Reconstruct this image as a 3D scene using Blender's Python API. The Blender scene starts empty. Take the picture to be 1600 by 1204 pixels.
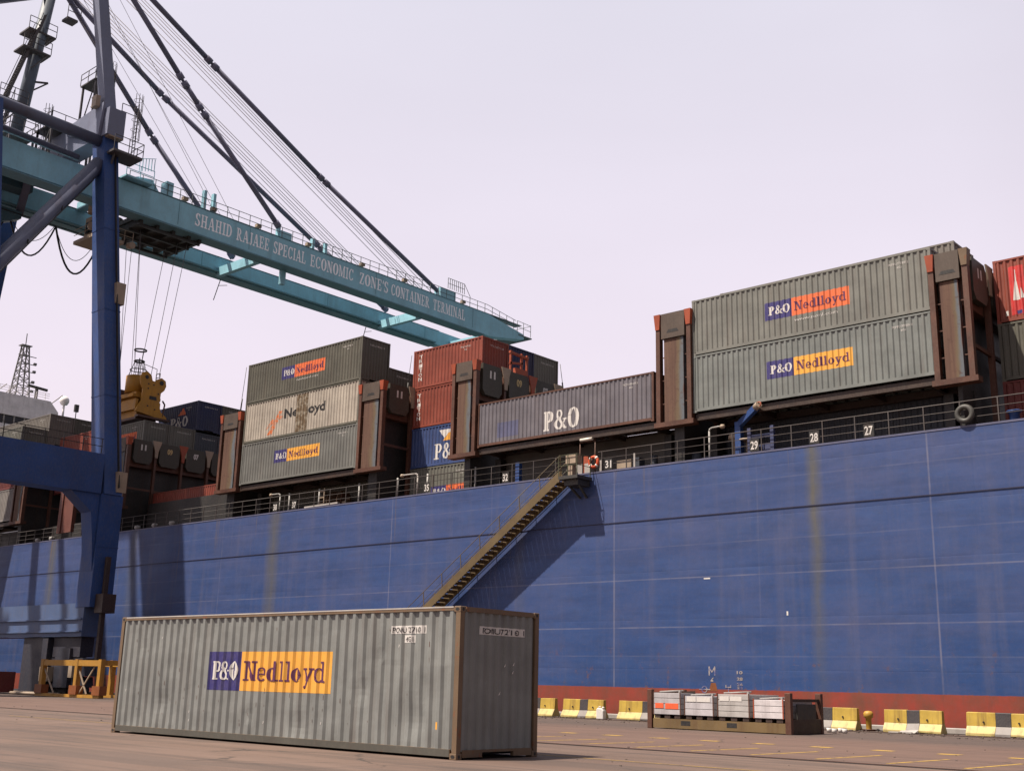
import bpy, math, random
from mathutils import Vector, Matrix
S = bpy.context.scene
random.seed(7)
COL = S.collection
# ---------------------------------------------------------------- camera
f, pt, ro, ya, ch = 1807.664, 0.25288, 0.0238, 0.72443, 1.4154
fw = Vector((-math.sin(ya)*math.cos(pt), math.cos(ya)*math.cos(pt), math.sin(pt)))
rt = Vector((math.cos(ya), math.sin(ya), 0)); up = rt.cross(fw)
r2 = rt*math.cos(ro)+up*math.sin(ro); u2 = up*math.cos(ro)-rt*math.sin(ro)
cd = bpy.data.cameras.new("camera"); cam = bpy.data.objects.new("camera", cd); COL.objects.link(cam)
M = Matrix((r2, u2, -fw)).transposed().to_4x4(); M.translation = Vector((0, 0, ch)); cam.matrix_world = M
cd.sensor_fit = 'HORIZONTAL'; cd.sensor_width = 36.0; cd.lens = f*36.0/1600.0
cd.clip_start = 0.1; cd.clip_end = 6000
S.camera = cam
# ---------------------------------------------------------------- light
sd = Vector((0.60, 1.0, -2.2)).normalized()          # the way the light travels
el = math.asin(-sd.z); az = math.atan2(-sd.x, -sd.y)  # rotation measured from +Y towards +X
W = bpy.data.worlds.new("World"); S.world = W; W.use_nodes = True
wn = W.node_tree.nodes; wl = W.node_tree.links; wn.clear()
sky = wn.new('ShaderNodeTexSky'); sky.sky_type = 'NISHITA'; sky.sun_disc = False
sky.sun_elevation = el; sky.sun_rotation = az; sky.dust_density = 8.0; sky.air_density = 1.4; sky.ozone_density = 1.0
scl = wn.new('ShaderNodeVectorMath'); scl.operation = 'SCALE'; scl.inputs['Scale'].default_value = 1.0
tc = wn.new('ShaderNodeTexCoord'); sp = wn.new('ShaderNodeSeparateXYZ')
rp = wn.new('ShaderNodeValToRGB')                  # dusty desert-coast sky: pinkish low, lavender above
rp.color_ramp.elements[0].position = 0.0; rp.color_ramp.elements[0].color = (6.6, 5.6, 5.8, 1)
rp.color_ramp.elements[1].position = 0.62; rp.color_ramp.elements[1].color = (4.85, 4.7, 5.3, 1)
e = rp.color_ramp.elements.new(0.25); e.color = (5.9, 5.2, 5.9, 1)
mx = wn.new('ShaderNodeMix'); mx.data_type = 'RGBA'; mx.inputs['Factor'].default_value = 0.86
bg = wn.new('ShaderNodeBackground'); bg.inputs['Strength'].default_value = 0.0915
wo = wn.new('ShaderNodeOutputWorld')
wl.new(tc.outputs['Generated'], sp.inputs[0]); wl.new(sp.outputs['Z'], rp.inputs['Fac'])
wl.new(sky.outputs['Color'], scl.inputs[0]); wl.new(scl.outputs[0], mx.inputs[6]); wl.new(rp.outputs['Color'], mx.inputs[7])
hz = wn.new('ShaderNodeTexNoise'); hz.inputs['Scale'].default_value = 1.6; hz.inputs['Detail'].default_value = 4   # thin streaky haze
hm = wn.new('ShaderNodeMapping'); hm.inputs['Scale'].default_value = (1, 1, 3.5); wl.new(tc.outputs['Generated'], hm.inputs[0]); wl.new(hm.outputs[0], hz.inputs['Vector'])
h1 = wn.new('ShaderNodeMapRange'); wl.new(hz.outputs['Fac'], h1.inputs[0]); h1.inputs[1].default_value = .3; h1.inputs[2].default_value = .7; h1.inputs[3].default_value = .965; h1.inputs[4].default_value = 1.035
h2 = wn.new('ShaderNodeMapRange'); wl.new(sp.outputs['X'], h2.inputs[0]); h2.inputs[1].default_value = -.30; h2.inputs[2].default_value = .55; h2.inputs[3].default_value = 1.0; h2.inputs[4].default_value = .46   # haze brighter towards the sun; unseen +X sky dimmed to darken end faces
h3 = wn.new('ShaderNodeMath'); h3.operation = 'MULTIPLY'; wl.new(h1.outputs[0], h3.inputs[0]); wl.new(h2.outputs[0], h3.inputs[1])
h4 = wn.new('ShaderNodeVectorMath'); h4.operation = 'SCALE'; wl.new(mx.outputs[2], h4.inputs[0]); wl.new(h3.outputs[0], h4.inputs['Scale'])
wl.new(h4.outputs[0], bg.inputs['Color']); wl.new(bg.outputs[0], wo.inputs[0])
ld = bpy.data.lights.new("sun", 'SUN'); ld.energy = 5.0; ld.angle = math.radians(0.7); ld.color = (1.0, 0.89, 0.76)
sun = bpy.data.objects.new("sun", ld); COL.objects.link(sun); sun.rotation_euler = sd.to_track_quat('-Z', 'Y').to_euler()
S.view_settings.view_transform = 'Standard'; S.view_settings.look = 'None'
S.view_settings.exposure = 0.85; S.view_settings.gamma = 1.0; S.view_settings.use_curve_mapping = False

# ---------------------------------------------------------------- mesh builder
class MB:
    def __init__(s): s.v = []; s.f = []; s.sm = set()
    def poly(s, pts, smooth=False):
        n = len(s.v); s.v += [tuple(p) for p in pts]; s.f.append(tuple(range(n, n+len(pts))))
        if smooth: s.sm.add(len(s.f)-1)
    def box(s, x0, x1, y0, y1, z0, z1):
        n = len(s.v)
        s.v += [(x, y, z) for z in (z0, z1) for y in (y0, y1) for x in (x0, x1)]
        for q in ((0,2,3,1),(4,5,7,6),(0,1,5,4),(1,3,7,5),(3,2,6,7),(2,0,4,6)): s.f.append(tuple(n+i for i in q))
        return s
    def bar(s, p, q, w, h=None, ref=(0,0,1), w2=None, h2=None):
        p = Vector(p); q = Vector(q); h = h or w; w2 = w2 or w; h2 = h2 or (h if w2 == w else w2*h/w); d = (q-p).normalized(); r = Vector(ref)
        if abs(d.dot(r)) > .98: r = Vector((1,0,0))
        a = d.cross(r).normalized(); b = a.cross(d).normalized(); n = len(s.v)
        for c, ww, hh in ((p, w, h), (q, w2, h2)):
            for i, j in ((-1,-1),(1,-1),(1,1),(-1,1)): s.v.append(tuple(c+a*i*ww/2+b*j*hh/2))
        for k in ((3,2,1,0),(4,5,6,7),(0,1,5,4),(1,2,6,5),(2,3,7,6),(3,0,4,7)): s.f.append(tuple(n+i for i in k))
        return s
    def tube(s, p, q, r, r_=None, n=10, caps=True):
        p = Vector(p); q = Vector(q); r_ = r if r_ is None else r_; d = (q-p).normalized(); a = d.orthogonal().normalized(); b = d.cross(a); m = len(s.v)
        for c, rr in ((p, r), (q, r_)):
            for i in range(n): t = 2*math.pi*i/n; s.v.append(tuple(c+(a*math.cos(t)+b*math.sin(t))*rr))
        for i in range(n):
            j = (i+1) % n; s.f.append((m+i, m+j, m+n+j, m+n+i)); s.sm.add(len(s.f)-1)
        if caps: s.f.append(tuple(m+i for i in reversed(range(n)))); s.f.append(tuple(m+n+i for i in range(n)))
        return s
    def path(s, pts, r, n=6):
        for a, b in zip(pts, pts[1:]): s.tube(a, b, r, n=n)
        return s
    def prism(s, pts, axis, a, b):   # pts in the other two axes, extruded a..b
        def P(u, v, w): return {'x': (w, u, v), 'y': (u, w, v), 'z': (u, v, w)}[axis]
        n = len(s.v); k = len(pts)
        s.v += [P(u, v, a) for u, v in pts]+[P(u, v, b) for u, v in pts]
        s.f.append(tuple(n+i for i in range(k))); s.f.append(tuple(n+k+i for i in reversed(range(k))))
        for i in range(k): j = (i+1) % k; s.f.append((n+i, n+k+i, n+k+j, n+j))
        return s
    def torus(s, c, R, r, axis='y', n=20, m=8):
        k = len(s.v)
        for i in range(n):
            t = 2*math.pi*i/n
            for j in range(m):
                u = 2*math.pi*j/m; A = (R+r*math.cos(u))*math.cos(t); B = (R+r*math.cos(u))*math.sin(t); Cc = r*math.sin(u)
                o = {'y': (A, Cc, B), 'x': (Cc, A, B), 'z': (A, B, Cc)}[axis]; s.v.append(tuple(c[w]+o[w] for w in range(3)))
        for i in range(n):
            for j in range(m):
                s.f.append((k+i*m+j, k+((i+1) % n)*m+j, k+((i+1) % n)*m+(j+1) % m, k+i*m+(j+1) % m)); s.sm.add(len(s.f)-1)
        return s
    def lathe(s, c, prof, n=16):
        k = len(s.v); m = len(prof)
        for i in range(n):
            t = 2*math.pi*i/n
            for r, z in prof: s.v.append((c[0]+r*math.cos(t), c[1]+r*math.sin(t), c[2]+z))
        for i in range(n):
            for j in range(m-1):
                s.f.append((k+i*m+j, k+((i+1) % n)*m+j, k+((i+1) % n)*m+j+1, k+i*m+j+1)); s.sm.add(len(s.f)-1)
        return s
    def mesh(s, name, off=(0,0,0)):
        me = bpy.data.meshes.new(name)
        me.from_pydata([(x-off[0], y-off[1], z-off[2]) for x, y, z in s.v], [], s.f)
        if s.sm: me.polygons.foreach_set('use_smooth', [i in s.sm for i in range(len(s.f))])
        me.update(); me.materials.append(None); return me
def setm(o, m):
    o.material_slots[0].link = 'OBJECT'; o.material_slots[0].material = m
def link(name, me, m, parent=None):
    o = bpy.data.objects.new(name, me); COL.objects.link(o); setm(o, m)
    if parent is not None: o.parent = parent
    return o
def worldoff(p):
    v = Vector((0,0,0))
    while p is not None: v += p.location; p = p.parent
    return v
def pieces(mb):
    par = list(range(len(mb.v)))
    def fd(i):
        while par[i] != i: par[i] = par[par[i]]; i = par[i]
        return i
    for q in mb.f:
        for i in q[1:]: par[fd(i)] = fd(q[0])
    out = {}
    for k, q in enumerate(mb.f): out.setdefault(fd(q[0]), []).append(k)
    for ks in out.values():
        n = MB(); mp = {}
        for k in ks:
            for i in mb.f[k]:
                if i not in mp: mp[i] = len(n.v); n.v.append(mb.v[i])
            if k in mb.sm: n.sm.add(len(n.f))
            n.f.append(tuple(mp[i] for i in mb.f[k]))
        yield n
SPLIT = {'stack_girder','deck_stanchion','deck_machinery','inner_bulwark','upright','top_beam','machinery_deck','pedestal','cabinet','stay_bracket','floodlight','hatch_cover','coaming','white_board','lifting_hole','fork_pocket','label','runner','edge_trim','board','rib','drive_motor','fire_box','bridge_wing','cross_brace','shoe','lashing_post','inner_bulkhead','hydraulic_pipe','back_stay'}
def part(name, mb, m, parent, label=None, bev=0):
    if name in SPLIT:
        for p in pieces(mb): o = _part(name, p, m, parent, label, bev)
        return o
    return _part(name, mb, m, parent, label, bev)
def _part(name, mb, m, parent, label=None, bev=0):
    o = link(name, mb.mesh(name, worldoff(parent)), m, parent)
    if label: o['label'] = label
    if bev: bevel(o, bev)
    return o
def bevel(o, w, seg=2):
    b = o.modifiers.new('bevel', 'BEVEL'); b.width = w; b.segments = seg; b.limit_method = 'ANGLE'
def tag(o, label, cat, group=None):
    o['label'] = label; o['category'] = cat
    if group: o['group'] = group
    return o
def thing(name, label, cat, loc=(0,0,0), rz=0, group=None):
    o = bpy.data.objects.new(name, None); COL.objects.link(o); o.location = loc; o.rotation_euler = (0,0,rz); o.empty_display_size = .5
    return tag(o, label, cat, group)
def single(name, mb, m, label, cat, loc, group=None, bev=0):
    o = link(name, mb.mesh(name, loc), m); o.location = loc; tag(o, label, cat, group)
    if bev: bevel(o, bev)
    return o
def struct(name, mb, m):
    o = link(name, mb.mesh(name), m); o['kind'] = 'structure'; return o

# ---------------------------------------------------------------- materials
class NT:
    def __init__(s, name):
        s.m = bpy.data.materials.new(name); s.m.use_nodes = True; s.t = s.m.node_tree; s.b = s.t.nodes['Principled BSDF']
        s.tc = s.t.nodes.new('ShaderNodeTexCoord')
    def n(s, k, **kw):
        o = s.t.nodes.new(k)
        for a, b in kw.items(): setattr(o, a, b)
        return o
    def L(s, a, b): s.t.links.new(a, b)
    def noise(s, scale=1, vec=(1,1,1), detail=4, rough=.6, coord='Object', loc=(0,0,0), dist=0):
        mp = s.n('ShaderNodeMapping'); mp.inputs['Scale'].default_value = vec; mp.inputs['Location'].default_value = loc
        s.L(s.tc.outputs[coord], mp.inputs[0]); o = s.n('ShaderNodeTexNoise'); o.inputs['Scale'].default_value = scale
        o.inputs['Detail'].default_value = detail; o.inputs['Roughness'].default_value = rough; o.inputs['Distortion'].default_value = dist; s.L(mp.outputs[0], o.inputs['Vector']); return o.outputs['Fac']
    def ramp(s, x, a, b, va=0., vb=1.):
        o = s.n('ShaderNodeMapRange'); o.clamp = True; s.L(x, o.inputs[0])
        for i, v in enumerate((a, b, va, vb)): o.inputs[i+1].default_value = v
        return o.outputs[0]
    def mix(s, fac, a, b, mode='MIX'):
        o = s.n('ShaderNodeMix', data_type='RGBA', blend_type=mode)
        for sock, v in ((o.inputs[0], fac), (o.inputs[6], a), (o.inputs[7], b)):
            if hasattr(v, 'links'): s.L(v, sock)
            elif isinstance(v, (tuple, list)): sock.default_value = (*v[:3], 1)
            else: sock.default_value = v
        return o.outputs[2]
    def math(s, op, a, b=0.):
        o = s.n('ShaderNodeMath', operation=op)
        for i, v in enumerate((a, b)):
            if hasattr(v, 'links'): s.L(v, o.inputs[i])
            else: o.inputs[i].default_value = v
        return o.outputs[0]
    def bump(s, x, strength=.3, dist=.02):
        o = s.n('ShaderNodeBump'); o.inputs['Strength'].default_value = strength; o.inputs['Distance'].default_value = dist
        s.L(x, o.inputs['Height']); s.L(o.outputs[0], s.b.inputs['Normal'])
    def out(s, col, rough=.6, metal=0, spec=.4):
        if hasattr(col, 'links'): s.L(col, s.b.inputs['Base Color'])
        else: s.b.inputs['Base Color'].default_value = (*col[:3], 1)
        if hasattr(rough, 'links'): s.L(rough, s.b.inputs['Roughness'])
        else: s.b.inputs['Roughness'].default_value = rough
        s.b.inputs['Metallic'].default_value = metal; s.b.inputs['Specular IOR Level'].default_value = spec
        return s.m
_mc = {}
AL0 = .50
RUST = (.13, .045, .018)
def paint(name, col, rust=.3, var=.18, rough=.55, scale=1., dirt=.35, rustc=RUST, dust=(.30,.25,.20)):
    if name in _mc: return _mc[name]
    AL = .74 if name.split('_')[0] in ('logo','barrier','faded','crate','marks','emblem','bollard','lamp','buoy') or 'teal' in name else AL0
    t = NT(name); c = Vector(col)*AL; dust = tuple(Vector(dust)*AL)
    n1 = t.noise(.8*scale, detail=5); n2 = t.noise(1.0, (2.2*scale, 2.2*scale, .16*scale), detail=5, loc=(3,1,7))
    n3 = t.noise(3.2*scale, (1,1,.55), detail=8, rough=.72, loc=(9,4,2)); n4 = t.noise(14*scale, (1,1,.5), detail=5, rough=.7)
    k = t.mix(t.ramp(n1, .3, .7), tuple(c*(1-var)), tuple(c*(1+var)))
    k = t.mix(t.ramp(n2, .52, .72, 0, dirt), k, tuple(c*.45+Vector(RUST)*.25))
    k = t.mix(t.ramp(n4, .45, .8, 0, .25), k, dust)
    lo = .80-.22*rust
    rm = t.ramp(n3, lo-.02, lo+.05)
    k = t.mix(rm, k, rustc)
    m = t.out(k, t.math('ADD', t.ramp(n1, .3, .7, rough-.1, rough+.12), t.math('MULTIPLY', rm, .2)))
    t.bump(n4, .12, .01)
    _mc[name] = m; return m
def plain(name, col, rough=.6, metal=0, var=.1, scale=6.):
    if name in _mc: return _mc[name]
    t = NT(name); c = Vector(col)*.8; n = t.noise(scale, detail=4)
    _mc[name] = t.out(t.mix(t.ramp(n, .3, .7), tuple(c*(1-var)), tuple(c*(1+var))), rough, metal); return _mc[name]
# container coats
GREY = paint('container_grey', (.215, .215, .185), .22)
GREYB = paint('container_grey_bright', (.275, .28, .255), .24, dirt=.5)
GREYD = paint('container_grey_dark', (.15, .145, .115), .25)
GREYP = paint('container_grey_purple', (.215, .20, .235), .3, dirt=.5)
BEIGE = paint('container_beige_grey', (.26, .235, .21), .3)
LIGHT = paint('container_light_weathered', (.66, .59, .50), .62, dirt=.75)
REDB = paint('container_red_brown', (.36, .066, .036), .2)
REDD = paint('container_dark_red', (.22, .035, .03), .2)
NAVY = paint('container_navy', (.018, .032, .12), .15)
BLUEC = paint('container_blue', (.05, .10, .30), .2)
BLUEG = paint('container_slate', (.07, .085, .115), .25)
POSTR = paint('rusty_post', (.26, .17, .10), .95, rustc=(.17,.06,.025))
RUSTM = paint('rust_brown', (.14, .052, .03), .55, var=.35, dirt=.8)
RUSTD = paint('rust_dark', (.055, .03, .022), .6, var=.3)
ORNG = paint('funnel_orange', (.55, .10, .035), .3)
WHITE = paint('white_paint', (.62, .58, .55), .2)
CREAM = paint('cream_paint', (.55, .43, .32), .3)
DARK = paint('dark_steel', (.028, .027, .028), .25)
DGREY = paint('dark_grey_steel', (.06, .06, .058), .4)
MGREY = paint('coaming_grey', (.13, .12, .105), .3)
LOGB = paint('logo_blue', (.035, .03, .17), .05, dirt=.1, var=.08)
LOGO = paint('logo_orange', (.80, .165, .05), .08, dirt=.15, var=.08)
LOGY = paint('logo_yellow', (.86, .42, .06), .08, dirt=.15, var=.08)
LOGP = paint('logo_purple_letters', (.11, .02, .085), .03, dirt=.05, var=.05)
LOGW = paint('logo_white_letters', (.72, .69, .66), .05, dirt=.1, var=.05)
BLK = plain('black_letters', (.02, .018, .02), .6)
STEEL = plain('galvanised', (.32, .31, .30), .5)
CBLUE = paint('crane_blue', (.026, .092, .33), .12, var=.2, scale=.6, dirt=.3)
CBLUEL = paint('crane_faded_blue', (.27, .30, .44), .3, var=.15, scale=.6, dirt=.4)
CPIPE = paint('crane_pipe_blue', (.17, .19, .29), .45, var=.2, scale=.8, dirt=.5)
TEAL = paint('crane_teal', (.33, .66, .80), .12, var=.14, scale=.5, dirt=.35)
STAY = paint('stay_slate', (.24, .25, .39), .15)
ROPE = plain('rope', (.20, .18, .19), .8)
ROPEL = plain('rope_light', (.60, .57, .60), .8)
YEL = paint('spreader_yellow', (.74, .36, .03), .35, dirt=.7)
YELF = paint('frame_yellow', (.66, .33, .04), .45, dirt=.7)
OLIVE = paint('gangway_olive', (.19, .13, .055), .35)
LETW = plain('letter_white', (1.15, 1.15, 1.2), .6, var=.06, scale=2.)
def rust_plate():
    t = NT('cell_guide_plate'); g = t.n('ShaderNodeSeparateXYZ'); t.L(t.tc.outputs['Generated'], g.inputs[0])
    w = t.math('ADD', g.outputs[0], t.math('MULTIPLY', t.math('SUBTRACT', t.noise(.9, (1,1,.4), detail=3), .5), .7))
    st = t.noise(1.0, (7, 1, .25), detail=5)
    k = t.mix(t.ramp(st, .35, .65), (.066, .030, .020), (.105, .055, .035))
    k = t.mix(t.ramp(w, .52, .74), k, (.10, .07, .038)); k = t.mix(t.ramp(w, .72, .86), k, (.085, .095, .11))
    k = t.mix(t.ramp(w, .95, 1.02), k, (.08, .03, .02))
    k = t.mix(t.ramp(t.noise(5, detail=8, rough=.75), .55, .68), k, (.055, .022, .014))
    return t.out(k, .75)
PLATE = rust_plate()
def hull_mat():
    t = NT('hull_paint'); g = t.n('ShaderNodeSeparateXYZ'); t.L(t.tc.outputs['Object'], g.inputs[0]); X, Z = t.math('ADD', g.outputs[0], -60.), g.outputs[2]
    big = t.noise(.22, (1,1,1.8), detail=5); pl = t.noise(.5, (.35, 1, 2.6), detail=3, loc=(5,5,5)); st = t.noise(1.0, (1.3, 1, .09), detail=6, loc=(2,2,2))
    fine = t.noise(7, detail=8, rough=.75); hz = t.noise(1.0, (.16, 1, 1.7), detail=6, rough=.65, loc=(8,8,1))
    a = t.mix(t.ramp(Z, 1.5, 12.2), (.0095, .042, .150), (.031, .055, .158))     # upper strakes chalked by the sun, lower ones freshly coated
    k = t.mix(t.ramp(hz, .44, .60, 0, .6), a, (.012, .033, .112))
    k = t.mix(t.ramp(pl, .48, .62, 0, .5), k, (.024, .058, .175))
    k = t.mix(t.ramp(big, .45, .70, 0, .5), k, (.052, .062, .145))
    k = t.mix(t.ramp(st, .5, .72, 0, .38), k, (.078, .080, .135))
    def line(coord, at, w, amt, col, nz):
        m = t.ramp(t.math('ABSOLUTE', t.math('SUBTRACT', coord, at)), w*.3, w, 1, 0)
        return t.math('MULTIPLY', t.math('MULTIPLY', m, t.ramp(nz, .38, .62, .25, 1)), amt)
    def band(x0, w, z0, z1, col, amt, wob=.5):
        xx = t.math('ADD', X, t.math('MULTIPLY', t.math('SUBTRACT', t.noise(.6, detail=5, loc=(x0,0,0)), .5), wob))
        m = t.ramp(t.math('ABSOLUTE', t.math('SUBTRACT', xx, x0)), w*.1, w, 1, 0)
        m = t.math('MULTIPLY', m, t.ramp(Z, z0, z1, .25, 1.)); m = t.math('MULTIPLY', m, t.ramp(st, .2, .65, .35, 1))
        return t.mix(t.math('MULTIPLY', m, amt), k, col)
    for x0, w, am in ((-23.75, .45, .9), (-62.7, .85, .8), (-92.3, .9, .8), (-79.9, .9, .5), (-41.0, .5, .3), (-10.6, .5, .4)):
        k = band(x0, w, 0.5, 9, (.085, .078, .052), am)
    k = t.mix(t.ramp(t.noise(2.3, (1,1,.8), detail=9, rough=.78, loc=(6,6,0)), .50, .66, 0, .32), k, (.024, .040, .095))
    patchy = t.noise(.8, (1, 1, .5), detail=5, loc=(0,4,4))
    for x0, am in ((-34.78, .6), (-51.3, .5), (-18.5, .65), (-43.2, .14), (-26.6, .16), (-10.2, .4), (-68.5, .3)):
        k = t.mix(line(X, x0, .055, am, None, patchy), k, (.15, .15, .21))
    pz = t.noise(.5, (1,1,2), detail=6, loc=(0,0,6))
    for z0, am in ((6.55, .45), (4.25, .55), (8.1, .2), (10.9, .2), (2.9, .2)):
        k = t.mix(line(Z, z0, .045, am, None, pz), k, (.16, .16, .22))
    # scupper runs below the deck edge
    run = t.math('MULTIPLY', t.ramp(t.noise(1.0, (.9, 1, .025), detail=7, rough=.8, loc=(31,0,0)), .60, .66), t.ramp(t.math('ADD', Z, t.math('MULTIPLY', fine, 3.)), 8.2, 13.4, 0, .75))
    k = t.mix(run, k, (.10, .075, .05))
    k = t.mix(t.ramp(t.math('ABSOLUTE', t.math('SUBTRACT', Z, 9.47)), .02, .035, .7, 0), k, (.010, .012, .035))
    # tug and fender scrapes low down
    sc = t.math('MULTIPLY', t.ramp(t.noise(1.0, (.5, 1, 6), detail=9, rough=.8, loc=(3,0,9)), .60, .66), t.ramp(Z, 2., 6.5, .8, 0.))
    k = t.mix(sc, k, (.10, .10, .15))
    rustm = t.math('MULTIPLY', t.ramp(t.noise(1.4, (1,1,.7), detail=9, rough=.8, loc=(1,8,3)), .58, .64), t.ramp(Z, 1.5, 3.8, 1., 0.))
    k = t.mix(t.math('MULTIPLY', rustm, .8), k, (.11, .05, .028))
    rk = t.mix(t.ramp(t.noise(1.2, (1,1,.6), detail=7), .35, .68), (.23, .032, .019), (.135, .040, .022))
    rk = t.mix(t.ramp(t.noise(1, (2.5,1,.5), detail=5, loc=(4,0,0)), .55, .75, 0, .6), rk, (.09, .04, .03))
    edge = t.math('ADD', Z, t.math('MULTIPLY', t.math('SUBTRACT', t.noise(3, detail=4), .5), .06))
    k = t.mix(t.ramp(edge, 1.42, 1.45), rk, k)
    k = t.mix(t.ramp(fine, .5, .75, 0, .22), k, (.10, .08, .10))
    m = t.out(k, t.ramp(big, .3, .7, .5, .68))
    # frames and plates showing through the shell
    fx = t.math('ABSOLUTE', t.math('SINE', t.math('MULTIPLY', X, math.pi/1.85))); fz = t.math('ABSOLUTE', t.math('SINE', t.math('MULTIPLY', Z, math.pi/2.3)))
    pan = t.math('MULTIPLY', t.math('POWER', fx, .4), t.math('POWER', fz, .35))
    hgt = t.math('ADD', t.math('MULTIPLY', pan, .35), t.math('ADD', t.math('MULTIPLY', t.noise(.45, detail=3), 1.1), t.math('MULTIPLY', fine, .04)))
    t.bump(hgt, .55, .06); return m
HULL = hull_mat()
def ground_mat():
    t = NT('quay_paving')
    a = t.noise(.12, detail=5); b = t.noise(.7, (.25, 1.2, 1), detail=5, loc=(3,3,0)); c = t.noise(1.0, (.05, 1.6, 1), detail=6, loc=(7,7,0)); d = t.noise(22, detail=7, rough=.8)
    g = t.n('ShaderNodeSeparateXYZ'); t.L(t.tc.outputs['Object'], g.inputs[0]); X, Y = g.outputs[0], g.outputs[1]
    k = t.mix(t.ramp(a, .3, .7), (.072, .044, .034), (.112, .073, .057))
    k = t.mix(t.ramp(b, .45, .7, 0, .6), k, (.135, .090, .072)); k = t.mix(t.ramp(c, .5, .66, 0, .75), k, (.036, .026, .023))
    k = t.mix(t.ramp(t.noise(1., (.12, .8, 1), detail=4, rough=.5, loc=(1,17,0), dist=1.2), .52, .60, 0, .5), k, (.040, .030, .027))
    k = t.mix(t.ramp(t.noise(.35, detail=6, loc=(20,0,0)), .58, .72, 0, .65), k, (.034, .027, .024))
    k = t.mix(t.ramp(d, .35, .75, 0, .45), k, (.145, .105, .085))
    k = t.mix(t.ramp(t.noise(1.6, detail=9, rough=.8, loc=(0,9,0)), .66, .71, 0, .65), k, (.026, .022, .019))
    k = t.mix(t.ramp(Y, 24.2, 24.5, 0, .35), k, (.11, .058, .045))          # reddish worn strip beyond the first rail
    k = t.mix(t.ramp(Y, 33.5, 37.0, 0, .6), k, (.050, .041, .037))
    wob = t.math('MULTIPLY', t.math('SUBTRACT', t.noise(1.5, detail=6), .5), .10)
    for src, per, off in ((Y, 5.6, 1.3), (X, 7.4, .6)):
        u = t.math('ABSOLUTE', t.math('SUBTRACT', t.math('FRACT', t.math('DIVIDE', t.math('ADD', t.math('ADD', src, wob), 300+off), per)), .5))
        k = t.mix(t.ramp(u, .012/per, .035/per, .6, 0), k, (.022, .018, .016))
    vo = t.n('ShaderNodeTexVoronoi', feature='DISTANCE_TO_EDGE'); mp = t.n('ShaderNodeVectorMath', operation='ADD')
    ns = t.n('ShaderNodeTexNoise'); ns.inputs['Scale'].default_value = .9; ns.inputs['Detail'].default_value = 6; t.L(t.tc.outputs['Object'], ns.inputs['Vector'])
    t.L(t.tc.outputs['Object'], mp.inputs[0]); t.L(ns.outputs['Color'], mp.inputs[1]); t.L(mp.outputs[0], vo.inputs['Vector']); vo.inputs['Scale'].default_value = .28
    crk = t.math('MULTIPLY', t.ramp(vo.outputs['Distance'], .003, .012, 1, 0), t.ramp(t.noise(.3, detail=3, loc=(0,0,40)), .48, .6))
    k = t.mix(t.math('MULTIPLY', crk, .7), k, (.02, .017, .015))
    m = t.out(k, t.ramp(a, .3, .7, .75, .92)); t.bump(t.math('ADD', d, t.math('MULTIPLY', b, .8)), .45, .012); return m
GROUND = ground_mat()
def worn(name, col, thr, under=(.10,.07,.06)):
    t = NT(name); k = t.mix(t.ramp(t.noise(2.2, detail=8, rough=.8), thr, thr+.1), under, col); return t.out(k, .85)
LINE = worn('worn_yellow_line', (.32, .20, .04), .40, (.07,.05,.045))
def sea_mat():
    t = NT('harbour_water'); n = t.noise(.6, detail=5); m = t.out((.02, .05, .055), .08); t.bump(n, .5, .2); return m
CONC = paint('barrier_yellow', (.52, .35, .05), .2, dirt=1.0, scale=2)
CONCL = paint('barrier_pale_foot', (.50, .40, .15), .25, dirt=1.0, scale=2)
CONCB = paint('barrier_black', (.045, .04, .045), .05, dirt=.4, scale=2)

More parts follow.
